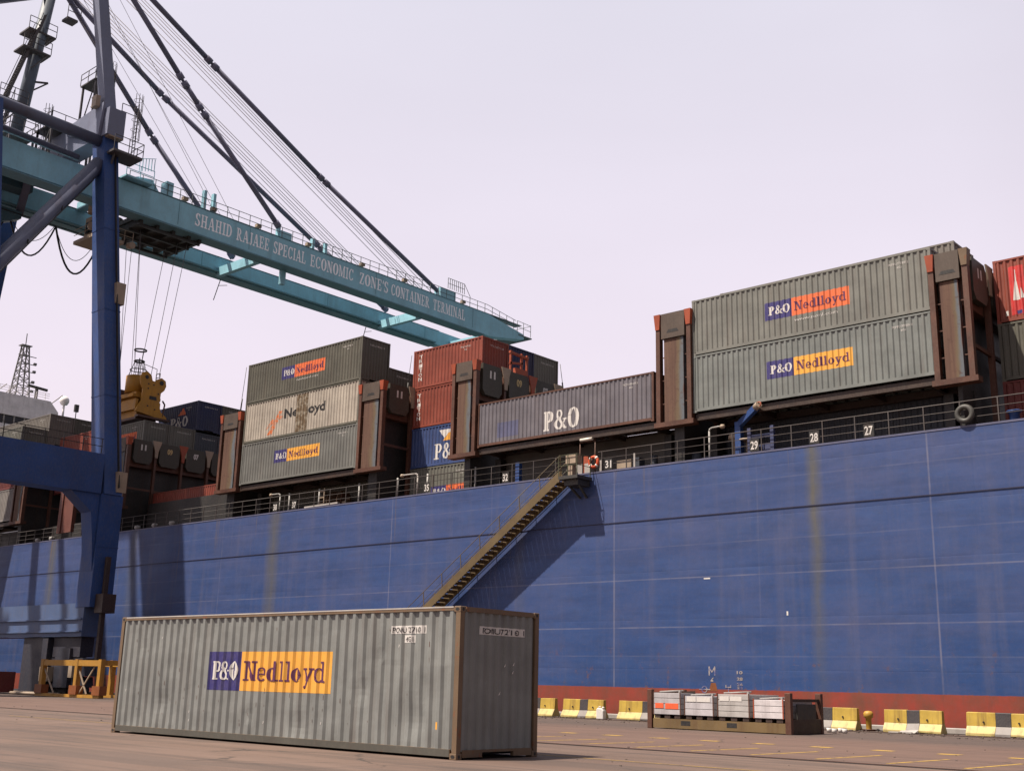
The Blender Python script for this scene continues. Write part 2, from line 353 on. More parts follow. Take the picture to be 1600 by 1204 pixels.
# ---------------------------------------------------------------- lettering
def seg(x0, y0, x1, y1, w):
    dx, dy = x1-x0, y1-y0
    if abs(dx) < abs(dy): h = w/2; return [(x0-h, y0), (x0+h, y0), (x1+h, y1), (x1-h, y1)]
    h = w/2; return [(x0, y0-h), (x1, y1-h), (x1, y1+h), (x0, y0+h)]
def R(x0, y0, x1, y1): return [(x0, y0), (x1, y0), (x1, y1), (x0, y1)]
def arc(cx, cy, rx, ry, a0, a1, wx, wy, n=14):
    P = []
    for i in range(n):
        q = []
        for t in (a0+(a1-a0)*i/n, a0+(a1-a0)*(i+1)/n):
            c, s_ = math.cos(math.radians(t)), math.sin(math.radians(t)); q.append(((cx+rx*c, cy+ry*s_), (cx+(rx-wx)*c, cy+(ry-wy)*s_)))
        P.append([q[0][1], q[0][0], q[1][0], q[1][1]])
    return P
def glyph(ch):
    """slab-serif letter, cap height 1; list of convex polygons and the advance"""
    s, h, g = .21, .10, .085; XH = .68
    def foot(x, w, y=0.): return R(x-w/2, y, x+w/2, y+g)
    def head(x, w, y=1.): return R(x-w/2, y-g, x+w/2, y)
    if ch == 'P': return [R(.07,0,.32,1), foot(.195,.44), head(.13,.24), R(.30,.91,.40,1), R(.30,.42,.40,.51)]+arc(.38,.71,.34,.29,-90,90,.25,g), .76
    if ch == '&': return arc(.36,.77,.23,.23,0,360,.15,.08)+arc(.32,.27,.34,.28,60,350,.22,.10)+[seg(.22,.68,.74,.03,.2), seg(.50,.12,.74,.50,.1), R(.60,.46,.88,.54), foot(.76,.24)], .92
    if ch == 'O': return arc(.40,.5,.42,.52,0,360,.27,.08,20), .86
    if ch == 'N': return [R(.10,0,.19,1), seg(.19,.99,.68,.01,.24), R(.66,0,.75,1), foot(.145,.30), head(.12,.26), head(.70,.30)], .90
    if ch == 'e': return arc(.30,XH/2,.30,XH/2+.01,0,315,.19,.07)+[R(.12,.31,.58,.38)], .66
    if ch == 'o': return arc(.31,XH/2,.31,XH/2+.01,0,360,.19,.06,18), .68
    if ch == 'd': return arc(.29,XH/2,.29,XH/2+.01,45,315,.18,.06)+[R(.42,0,.62,1), head(.42,.16), foot(.64,.16)], .74
    if ch == 'l': return [R(.09,0,.29,1), foot(.19,.38), head(.08,.16)], .41
    if ch == 'y': return [seg(.14,XH,.34,.06,.2), seg(.56,XH,.24,-.30,.09), R(0,XH-g,.33,XH), R(.43,XH-g,.70,XH)]+arc(.16,-.24,.11,.09,0,360,.1,.08,10), .72
    s = .20; g = .10
    if ch == 'S': return arc(.30,.75,.28,.26,25,275,s,.08)+arc(.30,.26,.30,.27,-155,92,s,.08)+[R(.49,.70,.56,.98), R(0,.02,.07,.32)], .68
    if ch == 'H': return [R(.09,0,.26,1), R(.54,0,.71,1), R(.26,.46,.54,.54)]+[foot(.175,.34), foot(.625,.34), head(.175,.34), head(.625,.34)], .90
    if ch == 'A': return [seg(.42,1,.68,0,.2), seg(.38,1,.12,0,.09), R(.20,.28,.60,.36), foot(.12,.26), foot(.68,.34)], .88
    if ch == 'I': return [R(.09,0,.26,1), foot(.175,.36), head(.175,.36)], .42
    if ch == 'D': return [R(.09,0,.26,1), foot(.19,.40), head(.19,.40)]+arc(.32,.5,.42,.5,-90,90,.19,.08), .84
    if ch == 'R': return [R(.09,0,.26,1), foot(.175,.34), head(.15,.30), R(.26,.91,.36,1), R(.26,.46,.36,.54), seg(.36,.48,.66,.0,.19), foot(.72,.18)]+arc(.34,.73,.28,.27,-90,90,s,.08), .86
    if ch == 'J': return [R(.24,.2,.41,1), head(.32,.34)]+arc(.21,.2,.20,.22,180,360,.15,.08), .54
    if ch in 'EFL':
        q = [R(.09,0,.26,1), head(.13,.26) if ch != 'L' else head(.175,.36)]
        if ch != 'L': q += [R(.26,.92,.60,1), R(.54,.72,.62,1), R(.26,.46,.46,.54), R(.42,.38,.49,.62)]
        if ch != 'F': q += [R(0,0,.09,.085), R(.26,0,.62,.085), R(.56,0,.64,.30)]
        else: q += [foot(.175,.36)]
        return q, .74
    if ch == 'C': return arc(.40,.5,.38,.51,38,322,.19,.08,18)+[R(.62,.68,.69,1), R(.64,.08,.70,.26)], .82
    if ch == 'M': return [R(.08,0,.16,1), seg(.18,1,.48,.05,.18), seg(.78,1,.48,.05,.09), R(.74,0,.91,1), foot(.12,.26), foot(.825,.34), head(.12,.24), head(.85,.28)], 1.08
    if ch == 'Z': return [R(.03,.915,.60,1), R(.03,0,.62,.085), seg(.52,.92,.14,.08,.2), R(.03,.72,.10,.92), R(.56,.08,.63,.30)], .74
    if ch == 'T': return [R(.27,0,.44,1), foot(.355,.36), R(.02,.915,.69,1), R(.02,.70,.09,1), R(.62,.70,.69,1)], .80
    if ch == "'": return [seg(.14,1,.10,.70,.13)], .26
    return [], .45
def serif_word(txt, x0, x1, y0, cap):
    """convex polygons of a word squeezed to x0..x1, baseline y0"""
    P = []; x = 0
    for c in txt:
        g, a = glyph(c); P += [[(px+x, py) for px, py in q] for q in g]; x += a+.03
    xs = [p[0] for q in P for p in q]; a, b = min(xs), max(xs); k = (x1-x0)/(b-a)
    return [[(x0+(px-a)*k, y0+py*cap) for px, py in q] for q in P]
_fc = {}
def sans_word(txt, x0, x1, y0, cap, bold=0.):
    key = (txt, bold)
    if key not in _fc:
        cu = bpy.data.curves.new('t', 'FONT'); cu.body = txt; cu.resolution_u = 3; cu.offset = bold; o = bpy.data.objects.new('t', cu); COL.objects.link(o)
        me = bpy.data.meshes.new_from_object(o.evaluated_get(bpy.context.evaluated_depsgraph_get())); me.calc_loop_triangles()
        _fc[key] = [[(me.vertices[i].co.x, me.vertices[i].co.y) for i in t.vertices] for t in me.loop_triangles]
        bpy.data.objects.remove(o); bpy.data.curves.remove(cu); bpy.data.meshes.remove(me)
    P = _fc[key]; xs = [p[0] for q in P for p in q]; ys = [p[1] for q in P for p in q]
    a, b, c, d = min(xs), max(xs), min(ys), max(ys); k = (x1-x0)/(b-a); kk = cap/(d-c)
    return [[(x0+(px-a)*k, y0+(py-c)*kk) for px, py in q] for q in P]
def clipx(q, lo, hi):
    for sgn, lim in ((1, lo), (-1, hi)):
        o = []
        for i in range(len(q)):
            a, b = q[i], q[(i+1) % len(q)]; da, db = sgn*(a[0]-lim), sgn*(b[0]-lim)
            if da >= 0: o.append(a)
            if (da > 0 > db) or (da < 0 < db): t = da/(da-db); o.append((a[0]+(b[0]-a[0])*t, a[1]+(b[1]-a[1])*t))
        q = o
        if len(q) < 3: return []
    return q
def flat(polys, to3, lift=0., step=.0009):
    mb = MB()
    for i, q in enumerate(polys): mb.poly([to3(x, y, lift+(i % 12)*step) for x, y in q])
    return mb

# ---------------------------------------------------------------- containers
PX = .286
def prof(x, x0, dep, pitch=PX):
    t = ((x-x0) % pitch)/pitch
    if t < .28: return 0.
    if t < .48: return dep*(t-.28)/.20
    if t < .80: return dep
    return dep*(1-(t-.80)/.20)
def breaks(a, b, x0, pitch=PX):
    o = [a]; k = math.floor((a-x0)/pitch)
    while True:
        for u in (0, .28, .48, .80):
            x = x0+(k+u)*pitch
            if a+1e-4 < x < b-1e-4: o.append(x)
        k += 1
        if x0+k*pitch > b: break
    o.append(b); return o
def drape(polys, x0, dep, to3, lift, pitch=PX, step=.0009):
    mb = MB()
    for i, q in enumerate(polys):
        xs = [p[0] for p in q]; bs = breaks(min(xs), max(xs), x0, pitch)
        for a, b in zip(bs, bs[1:]):
            c = clipx(q, a, b)
            if len(c) >= 3: mb.poly([to3(x, y, prof(x, x0, dep, pitch)-lift-(i % 12)*step) for x, y in c])
    return mb
SX0, SD, SY = .17, .044, .014
_cm = {}
def cmesh(L, H):
    k = (L, H)
    if k in _cm: return _cm[k]
    Wd = 2.438; d = {}
    m = MB(); pw = .13
    for x in (0, L-pw):
        for y in (0, Wd-pw): m.box(x+.004, x+pw-.004, y+.004, y+pw-.004, .118, H-.118)
    for y in (.006, Wd-.066): m.box(pw+.05, L-pw-.05, y, y+.06, H-.085, H-.008); m.box(pw+.05, L-pw-.05, y, y+.06, .05, .19)
    for x in (.006, L-.086): m.box(x, x+.08, pw+.05, Wd-pw-.05, H-.10, H-.006); m.box(x, x+.08, pw+.05, .75, .04, .18); m.box(x, x+.08, 1.69, Wd-pw-.05, .04, .18); m.box(x, x+.08, .75, 1.69, .13, .18)
    d['frame'] = m.mesh('frame')
    m = MB()
    for i in range(int(L/.6)): x = .3+i*.6; m.box(x, x+.1, .07, Wd-.07, .06, .17)
    m.box(.1, L-.1, .08, Wd-.08, .17, .20); d['floor'] = m.mesh('floor')
    for nm, y, sg in (('near', SY, 1), ('far', Wd-SY, -1)):
        m = MB(); bs = breaks(pw-.01, L-pw+.01, SX0)
        for a, b in zip(bs, bs[1:]):
            q = [(a, y+sg*prof(a+1e-6, SX0, SD), .16), (b, y+sg*prof(b-1e-6, SX0, SD), .16), (b, y+sg*prof(b-1e-6, SX0, SD), H-.05), (a, y+sg*prof(a+1e-6, SX0, SD), H-.05)]
            m.poly(q if sg > 0 else q[::-1])
        d['side_'+nm] = m.mesh('side_panel')
    m = MB(); bs = breaks(pw-.01, Wd-pw+.01, .16, .25)
    for a, b in zip(bs, bs[1:]):
        xa, xb = L-.02-prof(a+1e-6, .16, .045, .25), L-.02-prof(b-1e-6, .16, .045, .25)
        m.poly([(xa, a, .15), (xb, b, .15), (xb, b, H-.06), (xa, a, H-.06)])
    d['end'] = m.mesh('front_panel')
    m = MB(); m.box(.05, .09, pw, Wd/2-.01, .19, H-.1); m.box(.05, .09, Wd/2+.01, Wd-pw, .19, H-.1)
    for y in (.45, .85, 1.58, 1.98): m.tube((.03, y, .15), (.03, y, H-.07), .02, n=6)
    d['door'] = m.mesh('door')
    m = MB(); bs = breaks(.1, L-.1, .2, .21)
    for a, b in zip(bs, bs[1:]):
        za, zb = H-.012-prof(a+1e-6, .2, .02, .21), H-.012-prof(b-1e-6, .2, .02, .21); m.poly([(a, .05, za), (b, .05, zb), (b, Wd-.05, zb), (a, Wd-.05, za)])
    d['roof'] = m.mesh('roof')
    m = MB(); m.box(-.089, .089, -.081, .081, -.059, .059); me = m.mesh('corner_casting'); d['cast'] = me
    _cm[k] = d; return d
HC, ST, L40, L20 = 2.896, 2.591, 12.192, 6.058
def logo_panel(o, x0, H, z0, z1, xm, x1, mat, www=False, dark=None):
    """the two-colour company panel painted over the corrugation"""
    t3 = lambda x, y, d: (x, SY+d, y)
    h = z1-z0
    part0 = lambda nm, P, m, lift: link(nm, drape(P, SX0, SD, t3, lift).mesh(nm), m, o)
    part0('logo_panel', [R(x0, z0, xm, z1)], LOGB, .002); part0('logo_panel', [R(xm, z0, x1, z1)], mat, .002)
    part0('lettering', serif_word('P&O', x0+.14*(xm-x0), xm-.05*(xm-x0), z0+.27*h, .48*h), LOGW, .004)
    part0('lettering', serif_word('Nedlloyd', xm+.05*(x1-xm), x1-.05*(x1-xm), z0+.26*h, .50*h), LOGP, .004)
    if www: part0('lettering', sans_word('www.ponl.com', x0+.36*(x1-x0), x0+.86*(x1-x0), z0-.34, .19), LOGW, .003)
def numbers(o, L, H, txt='PONU 727160 1', patch=False, end=True, m=None):
    m = m or LOGW; t3 = lambda x, y, d: (x, SY+d, y); te = lambda x, y, d: (L-.02-d, x, y)
    xa, xb = L-1.95, L-.98; z = H-.50
    if patch:
        link('number_patch', drape([R(xa, z-.02, xb, z+.14), R(xa+.36, z-.2, xb-.3, z-.05)], SX0, SD, t3, .002).mesh('number_patch'), LOGW, o)
        link('number_patch', drape([R(.62, z-.02, 2.02, z+.14)], .16, .045, te, .002, .25).mesh('number_patch'), LOGW, o)
        ink = BLK
    else: ink = m
    link('number', drape(sans_word(txt, xa+.03, xb-.03, z, .11, .01)+sans_word('45G1', xa+.4, xb-.34, z-.18, .1, .01), SX0, SD, t3, .005).mesh('number'), ink, o)
    if end: link('number', drape(sans_word(txt, .68, 1.96, z, .11, .01), .16, .045, te, .005, .25).mesh('number'), ink, o)
def container(label, x, y, z, L=L40, H=HC, mat=None, fmat=None, rz=0., castings=False, doors=True, group='containers loaded on the ship', floor=True, fl_mat=None):
    o = thing('shipping_container', label, 'container', (x, y, z), rz, group); d = cmesh(L, H)
    fmat = fmat or mat
    link('frame', d['frame'], fmat, o); link('side_panel', d['side_near'], mat, o); link('side_panel', d['side_far'], mat, o)
    link('front_panel', d['end'], mat, o); link('roof', d['roof'], mat, o)
    if floor: link('floor', d['floor'], DGREY, o)
    if doors: link('door', d['door'], mat, o)
    for cx in (.089, L-.089):
        for cy in (.081, 2.438-.081):
            for cz in (.059, H-.059):
                c = link('corner_casting', d['cast'], POSTR if castings else fmat, o); c.location = (cx, cy, cz)
                if castings: bevel(c, .012, 2)
    return o

D = 47.367
def row(k): return D+2.47*k

# ================================================================ setting
g = MB(); ys = [-600, -60, 0, 10, 20, 30, 40, 45.55]; xs = [-3000, -300, -120, -60, -30, 0, 40, 400, 3000]
for i in range(len(xs)-1):
    for j in range(len(ys)-1): g.poly([(xs[i], ys[j], 0), (xs[i+1], ys[j], 0), (xs[i+1], ys[j+1], 0), (xs[i], ys[j+1], 0)])
g.poly([(-3000, 45.55, 0), (3000, 45.55, 0), (3000, 45.55, -9), (-3000, 45.55, -9)])
struct('quay', g, GROUND)
w = MB(); w.poly([(-3000, 45.5, -2.4), (3000, 45.5, -2.4), (3000, 3000, -2.4), (-3000, 3000, -2.4)]); struct('water', w, sea_mat())
lm = MB()
def gline(a, b, wd=.13):
    a = Vector((*a, .004)); b = Vector((*b, .004)); d = (b-a).normalized(); n_ = Vector((-d.y, d.x, 0))*wd/2; lm.poly([a-n_, b-n_, b+n_, a+n_])
for i in range(-9, 14): x = -18.9+1.62*i; gline((x, 24.35), (x+.12, 27.4), .12)
for i in range(-14, 12): x = -23.6+1.72*i; gline((x-.28, 29.7), (x+.28, 29.75), .45)
gline((-40, 19.66), (20, 19.7), .07)
struct('road_markings', lm, LINE)
for yy, lab in ((23.7, 'dark recessed crane rail crossing the paving nearest the camera'), (43.1, 'dark crane rail near the quay edge under the crane leg')):
    r = thing('crane_rail', lab, 'rail', (-60, yy, 0)); m = MB(); m.box(-400, 120, yy-.14, yy-.05, .002, .012); m.box(-400, 120, yy+.05, yy+.14, .002, .012); part('rail_channel', m, DARK, r)
    m = MB(); m.box(-400, 120, yy-.036, yy+.036, .001, .02); part('rail_head', m, RUSTM, r)
c = MB(); c.box(-300, 80, 45.05, 45.5, 0, .22); single('quay_kerb', c, WHITE, 'long whitish kerb along the quay edge behind the barriers', 'kerb', (-20, 45.2, 0), bev=.03)

# ================================================================ foreground container
FG = container('grey-green corrugated container standing alone on the quay in the foreground, blue and yellow panel', -15.98-12.192*math.cos(.0096), 16.70-12.192*math.sin(.0096), 0, mat=paint('foreground_container_grey', (.335,.35,.34), .30, dirt=.45, scale=1.5), fmat=POSTR, rz=.0096, castings=True, group='P&O containers')
del FG['group']
logo_panel(FG, 3.98, HC, 1.14, 2.02, 5.20, 8.40, LOGY); numbers(FG, L40, HC, patch=True)
H_ = MB()
for cx in (.0, L40-.178):
    for cz in (.059, HC-.059): H_.lathe((0,0,0), [], 3) if False else None
def ovals(o, L, H):
    mb = MB()
    for cx in (.089, L-.089):
        for cz in (.059, H-.059): mb.poly([(cx+.055*math.cos(t), -.0025, cz+.032*math.sin(t)) for t in [i*math.pi/6 for i in range(12)]])
    for cy in (.081, 2.357):
        for cz in (.059, H-.059): mb.poly([(L+.0025, cy+.032*math.cos(t), cz+.034*math.sin(t)) for t in [i*math.pi/6 for i in range(12)]])
    link('casting_hole', mb.mesh('casting_hole'), DARK, o)
ovals(FG, L40, HC)
from mathutils import noise as mn
def dent(x, z):
    if 3.7 < x < 8.7 and .9 < z < 2.25: return 0.
    if x > 10 and z > 2.0: return 0.
    v = mn.noise(Vector((x*.9, 3.1, z*.9)))*.012+mn.noise(Vector((x*3.1, 7.7, z*2.6)))*.009
    for cx, cz, rr, dp in ((2.1, .8, .35, .035), (9.35, 1.2, .3, .03), (10.9, .7, .4, .04), (1.0, 2.1, .25, .02), (7.4, .45, .35, .035), (9.9, 1.9, .2, .02), (5.6, .6, .2, .02)):
        q = ((x-cx)**2+(z-cz)**2)/rr**2
        if q < 4: v += dp*math.exp(-q*1.6)
    e_ = min(1, (x-.12)/.3, (L40-.12-x)/.3, (z-.16)/.15, (HC-.05-z)/.15); lg = min(1, max(max(3.7-x, x-8.7, .9-z, z-2.25)/.25, 0)) if not (x > 10 and z > 1.8) else 0
    return max(-.004, v)*max(0, e_)*lg
m = MB(); bs = breaks(.12, L40-.12, SX0); zr = [.16+i*(HC-.21)/22 for i in range(23)]
for a, b_ in zip(bs, bs[1:]):
    for z0, z1 in zip(zr, zr[1:]):
        m.poly([(x, SY+prof(x+e_, SX0, SD)+dent(x, z), z) for x, z, e_ in ((a, z0, 1e-6), (b_, z0, -1e-6), (b_, z1, -1e-6), (a, z1, 1e-6))])
for ch_ in FG.children:
    if ch_.name.startswith('side_panel') and ch_.data.name.startswith('side_panel') and ch_.data == cmesh(L40, HC)['side_near']: ch_.data = m.mesh('side_panel'); setm(ch_, bpy.data.materials['foreground_container_grey'])
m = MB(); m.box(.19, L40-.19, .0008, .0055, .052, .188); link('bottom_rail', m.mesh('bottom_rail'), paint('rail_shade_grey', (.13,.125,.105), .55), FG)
m = MB(); m.box(.2, L40-.2, .0, .012, HC-.03, HC-.004); link('rail_highlight', m.mesh('rail_highlight'), paint('edge_highlight', (.75,.7,.66), .4), FG)  # white highlight along the top rail, put in as a pale strip
t3 = lambda x, y, d: (x, SY+d, y)
link('sticker', drape([R(11.60, .54, 11.65, .68)], SX0, SD, t3, .003).mesh('sticker'), LOGY, FG)
bpy.data.materials['foreground_container_grey']  # scuffs and small dents
m = MB()
for i in range(46):
    x = random.uniform(.4, 11.7); z = random.choice((random.uniform(.3, 2.6), random.uniform(.5, 1.2))); a = random.uniform(.006, .02); b = random.uniform(.02, .11)
    k = (x-SX0) % PX; x -= k; x += random.uniform(.01, .05)
    m.poly([(x, SY-.003, z), (x+a, SY-.003, z-.01), (x+a*.6, SY-.003, z+b), (x-.004, SY-.003, z+b*.8)])
link('scuff_mark', m.mesh('scuff_mark'), RUSTM, FG)
m = MB()
for i in range(9):
    x = random.uniform(.4, 11.7); z = random.uniform(.3, 2.5); k = (x-SX0) % PX; x -= k; x += random.uniform(.0, .04)
    m.poly([(x, SY-.0035, z), (x+.012, SY-.0035, z), (x+.03, SY-.0035, z+.05), (x+.012, SY-.0035, z+.06)])
for y, z in ((1.35, 1.75), (1.62, 1.78), (1.6, 1.62), (1.2, 1.2)): m.poly([(L40-.017, y, z), (L40-.017, y+.04, z+.02), (L40-.017, y+.06, z+.08), (L40-.017, y+.01, z+.03)])
link('scratch', m.mesh('scratch'), LOGW, FG)

# ================================================================ ship
XS0, XS1 = -205., 62.
ship = thing('container_ship', 'huge blue container ship with red boot topping moored along the quay', 'ship', (-60, D, 0))
h = MB(); zt = 12.19
# side shell as one plate with bow and stern closing in, slight round at the bilge
side = [(XS0, D+5), (XS0+6, D+1.2), (XS0+16, D)]+[(XS0+16+i*(XS1-26-XS0-16)/12., D) for i in range(1, 13)]+[(XS1-12, D+3), (XS1+2, D+9), (XS1+10, D+16.1)]
B = D+32.2
far = [(x, 2*D+32.2-y) for x, y in side]
def wall(pts, flip):
    for (a, b), (c_, d_) in zip(pts, pts[1:]):
        q = [(a, b, -6), (c_, d_, -6), (c_, d_, zt), (a, b, zt)]; h.poly(q[::-1] if flip else q)
wall(side, False); wall(far, True); h.poly([(XS0, D+5, -6), (XS0, D+5, zt), (XS0, B-5, zt), (XS0, B-5, -6)])
part('hull', h, HULL, ship)
dk = MB(); ring = [(x, y+.02 if y < D+16 else y-.02, 11.72) for x, y in side+far[::-1]]; dk.poly(ring); part('deck', dk, RUSTD, ship)
b = MB(); b.box(-190, 48, D-.02, D+.10, zt-.05, zt+.03); part('sheer_strake', b, paint('sheer_edge', (.16,.17,.30), .3), ship)
b = MB(); b.box(-187, 47, D-.03, D-.001, 9.45, 9.49); part('fender_bar', b, plain('navy_bar', (.02,.022,.06)), ship)
hc = MB()
for xa, xb in ((-29.8, -17.9), (-67.0, -55.1), (-113, -100.8), (-98.3, -84.4), (-44.3,-32.4), (-52.4, -46.7), (-15.9,-3.8), (-82,-69.8)): hc.box(xa, xb, row(1)-.1, D+29.6, 11.73, 12.6 if xa not in (-52.4, -15.9) else 11.8)
part('hatch_cover', hc, DGREY, ship)
b = MB(); b.box(-44.2, -31.5, D+2.0, D+2.2, 11.73, 14.25); b.box(-31.5,-30.2, D+3.0, D+3.2, 11.73, 14.2)
part('coaming', b, MGREY, ship)
# longitudinal girders and pedestals under the outboard stacks
b = MB()
for xa, xb, z in ((-29.9, -17.8, 14.50), (-44.55, -32.2, 14.42), (-67.1, -54.9, 14.37), (-112.9,-100.6, 14.37)):
    b.box(xa, xb, D+.12, D+.38, z-.34, z-.02); b.box(xa, xb, D+2.1, D+2.36, z-.34, z-.02)
    for i in range(5): x = xa+.4+i*(xb-xa-1.0)/4; b.box(x, x+.16, D+.4, D+2.08, z-.30, z-.06)
part('stack_girder', b, RUSTD, ship)
b = MB()
for xa in (-85.1,-69.1, -66.9, -55.4, -54.2, -46.2, -44.4, -32.7, -31.6, -30., -18.2, -17.3, -112.7,-101): b.box(xa, xa+.42, D+1.5, D+2.2, 11.73, 14.02)
part('pedestal', b, DARK, ship)
b = MB(); b.box(-187, -86, D+2.12, D+2.2, 11.72, 13.9); b.box(-82, -69.7, D+2.12, D+2.2, 11.72, 14.6); b.box(-67, -52.6, D+2.3, D+2.36, 11.72, 12.9); b.box(-30, -3, D+2.3, D+2.36, 11.72, 12.5); part('inner_bulwark', b, DARK, ship)
# cell guide frames standing between the bays
def cell_frame(xa, xb, rows, first=11, cones='WRW', show=True, zt_=19.7, hot=ORNG, rhot=None):
    y0 = D-.16; w_ = xb-xa
    m = MB(); zb = 14.25
    for x in (xa+.0, xb-.24): m.box(x, x+.24, y0, y0+.30, zb, zt_-.15)
    m.box(xa-.12, xb+.12, y0-.04, y0+.5, zb-.24, zb)
    m.box(xa+.3, xb-.3, y0+.34, row(rows)-.2, 17.45, 19.35)                    # transverse box girder
    for k in range(1, rows+1):
        for x in (xa+.02, xb-.26): m.box(x, x+.24, row(k)-.18, row(k)+.02, 11.75, zt_-.5)
    for k in range(rows):
        for z in (15.6,): m.box(xb-.20, xb-.08, row(k)+.04, row(k+1)-.2, z, z+.16); m.box(xa+.08, xa+.2, row(k)+.04, row(k+1)-.2, z, z+.16)
    for z in (15.2, 16.4, 17.6, 18.7):
        for x in (xa+.24, xb-.46): m.box(x, x+.22, y0+.14, y0+.18, z, z+.05)
    fr = part('cell_guide_frame', m, RUSTM, ship)
    m = MB(); m.box(xa+.75, xb-.75, y0+.5, row(rows)-.2, 11.74, 17.44); part('bulkhead', m, DARK, fr)
    m = MB(); m.box(xa+.46, xb-.46, y0+.06, y0+.33, zb+.02, 18.55); part('end_plate', m, PLATE, fr)
    m = MB(); m.box(xa+.34, xb-.34, y0-.02, y0+.34, 18.58, zt_); part('head_plate', m, paint('head_plate', (.12,.085,.065), .65), fr)
    m = MB(); cx = (xa+xb)/2; m.prism([(cx-.36, 18.86), (cx+.36, 18.86), (cx+.26, 19.02), (cx-.26, 19.02)], 'y', y0-.026, y0-.021); part('slot', m, DARK, fr)
    for x in (xa+.12, xb-.12):
        m = MB(); n = len(m.v)
        for (hw, dy, z) in ((.12, .16, 19.1), (.19, .2, zt_+.0)):
            m.v += [(x-hw, y0+.15-dy-.03, z), (x+hw, y0+.15-dy-.03, z), (x+hw, y0+.15+dy, z), (x-hw, y0+.15+dy, z)]
        for q in ((0,1,5,4),(1,2,6,5),(2,3,7,6),(3,0,4,7),(4,5,6,7),(3,2,1,0)): m.f.append(tuple(n+i for i in q))
        part('guide_funnel', m, rhot if (rhot and x > (xa+xb)/2) else hot, fr)
    if show:
        for k in range(rows):
            a, b_ = row(k)+.22, row(k+1)-.42; xx = xb+.0
            if k == 0: a += .15
            m = MB(); m.prism([(a, 18.05), (a+.25, 17.75), (b_-.25, 17.75), (b_, 18.05), (b_, 19.3), (b_-.2, 19.62), (a, 19.62)], 'x', xx-.25, xx+.03); np_ = part('number_plate', m, paint('plate_drab', (.075,.07,.055), .35) , fr)
            nn = first-2*k; txt = '%02d' % nn; cm = (a+b_)/2
            if nn > 0:
                w2 = MB(); P_ = sans_word(txt, cm-.24, cm+.24, 18.8, .46, .05); part('number', flat(P_, lambda u, v, l: (xx+.034+l, u, v)), plain('number_sand', (.55,.42,.2)) if k % 2 else LOGW, fr)
            cc = cones[k % len(cones)]
            m = MB(); yc = row(k+1)-.1; m.prism([(yc-.12, 18.35), (yc+.12, 18.35), (yc+.16, 18.9), (yc+.42, 19.72), (yc-.42, 19.72), (yc-.16, 18.9)], 'x', xx+.02, xx+.09); part('guide_cone', m, CREAM if cc == 'W' else ORNG, fr)
    return fr
cell_frame(-17.9, -16.2, 6, show=True, zt_=19.85, rhot=POSTR)
cell_frame(-32.05, -29.98, 6, zt_=19.9)
cell_frame(-46.5, -44.55, 6)
cell_frame(-54.75, -52.5, 6)
cell_frame(-69.65, -67.3, 6)
cell_frame(-84.35, -82.05, 7)
cell_frame(-100.55, -98.5, 6, show=True)
m = MB(); m.box(-92.0, -91.5, D-.1, D+.2, 12.7, 16.9); m.box(-90.1, -89.7, D-.1, D+.2, 12.7, 16.9); m.box(-91.5, -90.1, D, D+.1, 12.7, 16.8); part('lashing_post', m, paint('post_red', (.22,.07,.05), .5), ship)
# orange lashing gear seen over the 09 plate
m = MB()
for z0 in (19.5,):
    for y in (row(1)+.5, row(1)+1.5, row(1)+2.0): m.bar((-44.7, y, z0), (-44.7, y, z0+1.5), .12)
    m.bar((-44.7, row(1)+.4, z0+1.4), (-44.7, row(1)+2.1, z0+1.3), .14); m.bar((-44.7, row(1)+.4, z0+.7), (-44.7, row(1)+1.6, z0+.9), .12); m.box(-44.85, -44.6, row(1)+.9, row(1)+1.9, z0+.05, z0+.5)
part('lashing_rack', m, ORNG, ship)
# railing
rl = MB(); px_ = [-186+1.55*i for i in range(119)]
for x in px_:
    if -37.6 < x < -36: continue
    rl.bar((x, D+.12, zt), (x, D+.12, zt+1.08), .045, .045)
for z, r in ((1.08, .026), (.72, .016), (.38, .016)):
    rl.tube((-186, D+.12, zt+z), (-37.7, D+.12, zt+z), r, n=6); rl.tube((-35.9, D+.12, zt+z), (-3, D+.12, zt+z), r, n=6)
part('railing', rl, paint('rail_grey', (.10,.085,.085), .4), ship)
# frame number boards along the rail
for x, txt, dk_ in ((-26.7, '29', 1), (-23.65, '28', 1), (-21.05, '27', 1), (-35.2, '31', 0), (-62.9, '38', 0), (-60.9, '37', 0), (-48.5, '35', 0), (-42.3, '32', 0)):
    m = MB(); m.box(x-.24, x+.24, D+.06, D+.08, zt+.08, zt+.66); np_ = part('number_board', m, DARK, ship)
    part('number', flat(sans_word(txt, x-.19, x+.19, zt+.16, .40, .02), lambda u, v, l: (u, D+.056-l, v)), LOGW, np_)
# deck fittings
def lamp(x, z=1.55, arm=.75, sgn=1, mat=STEEL):
    m = MB(); m.path([(x, D+.3, 11.75), (x, D+.3, zt+z-.15), (x+.05*sgn, D+.3, zt+z-.04), (x+.18*sgn, D+.3, zt+z), (x+arm*sgn, D+.3, zt+z+.02)], .045, 8); o = part('deck_lamp', m, mat, ship)
    m = MB(); m.lathe((x+arm*sgn, D+.3, zt+z-.08), [(0,.18),(.10,.16),(.14,.05),(.10,-.02),(0,-.04)], 12); part('lamp_head', m, CREAM, o)
lamp(-29.28); lamp(-49.55, 1.35, 1.35, -1, WHITE); lamp(-62.75, 1.3, 1.0, -1)
m = MB(); m.bar((-27.8, D+.6, 11.75), (-27.8, D+.6, 13.9), .3); m.bar((-27.8, D+.6, 13.75), (-26.4, D-.1, 14.35), .22, .3); dv = part('davit', m, CBLUE, ship)
m = MB(); m.tube((-26.5, D-.06, 14.31), (-26.25, D-.19, 14.42), .17, n=14); part('davit_head', m, CREAM, dv)
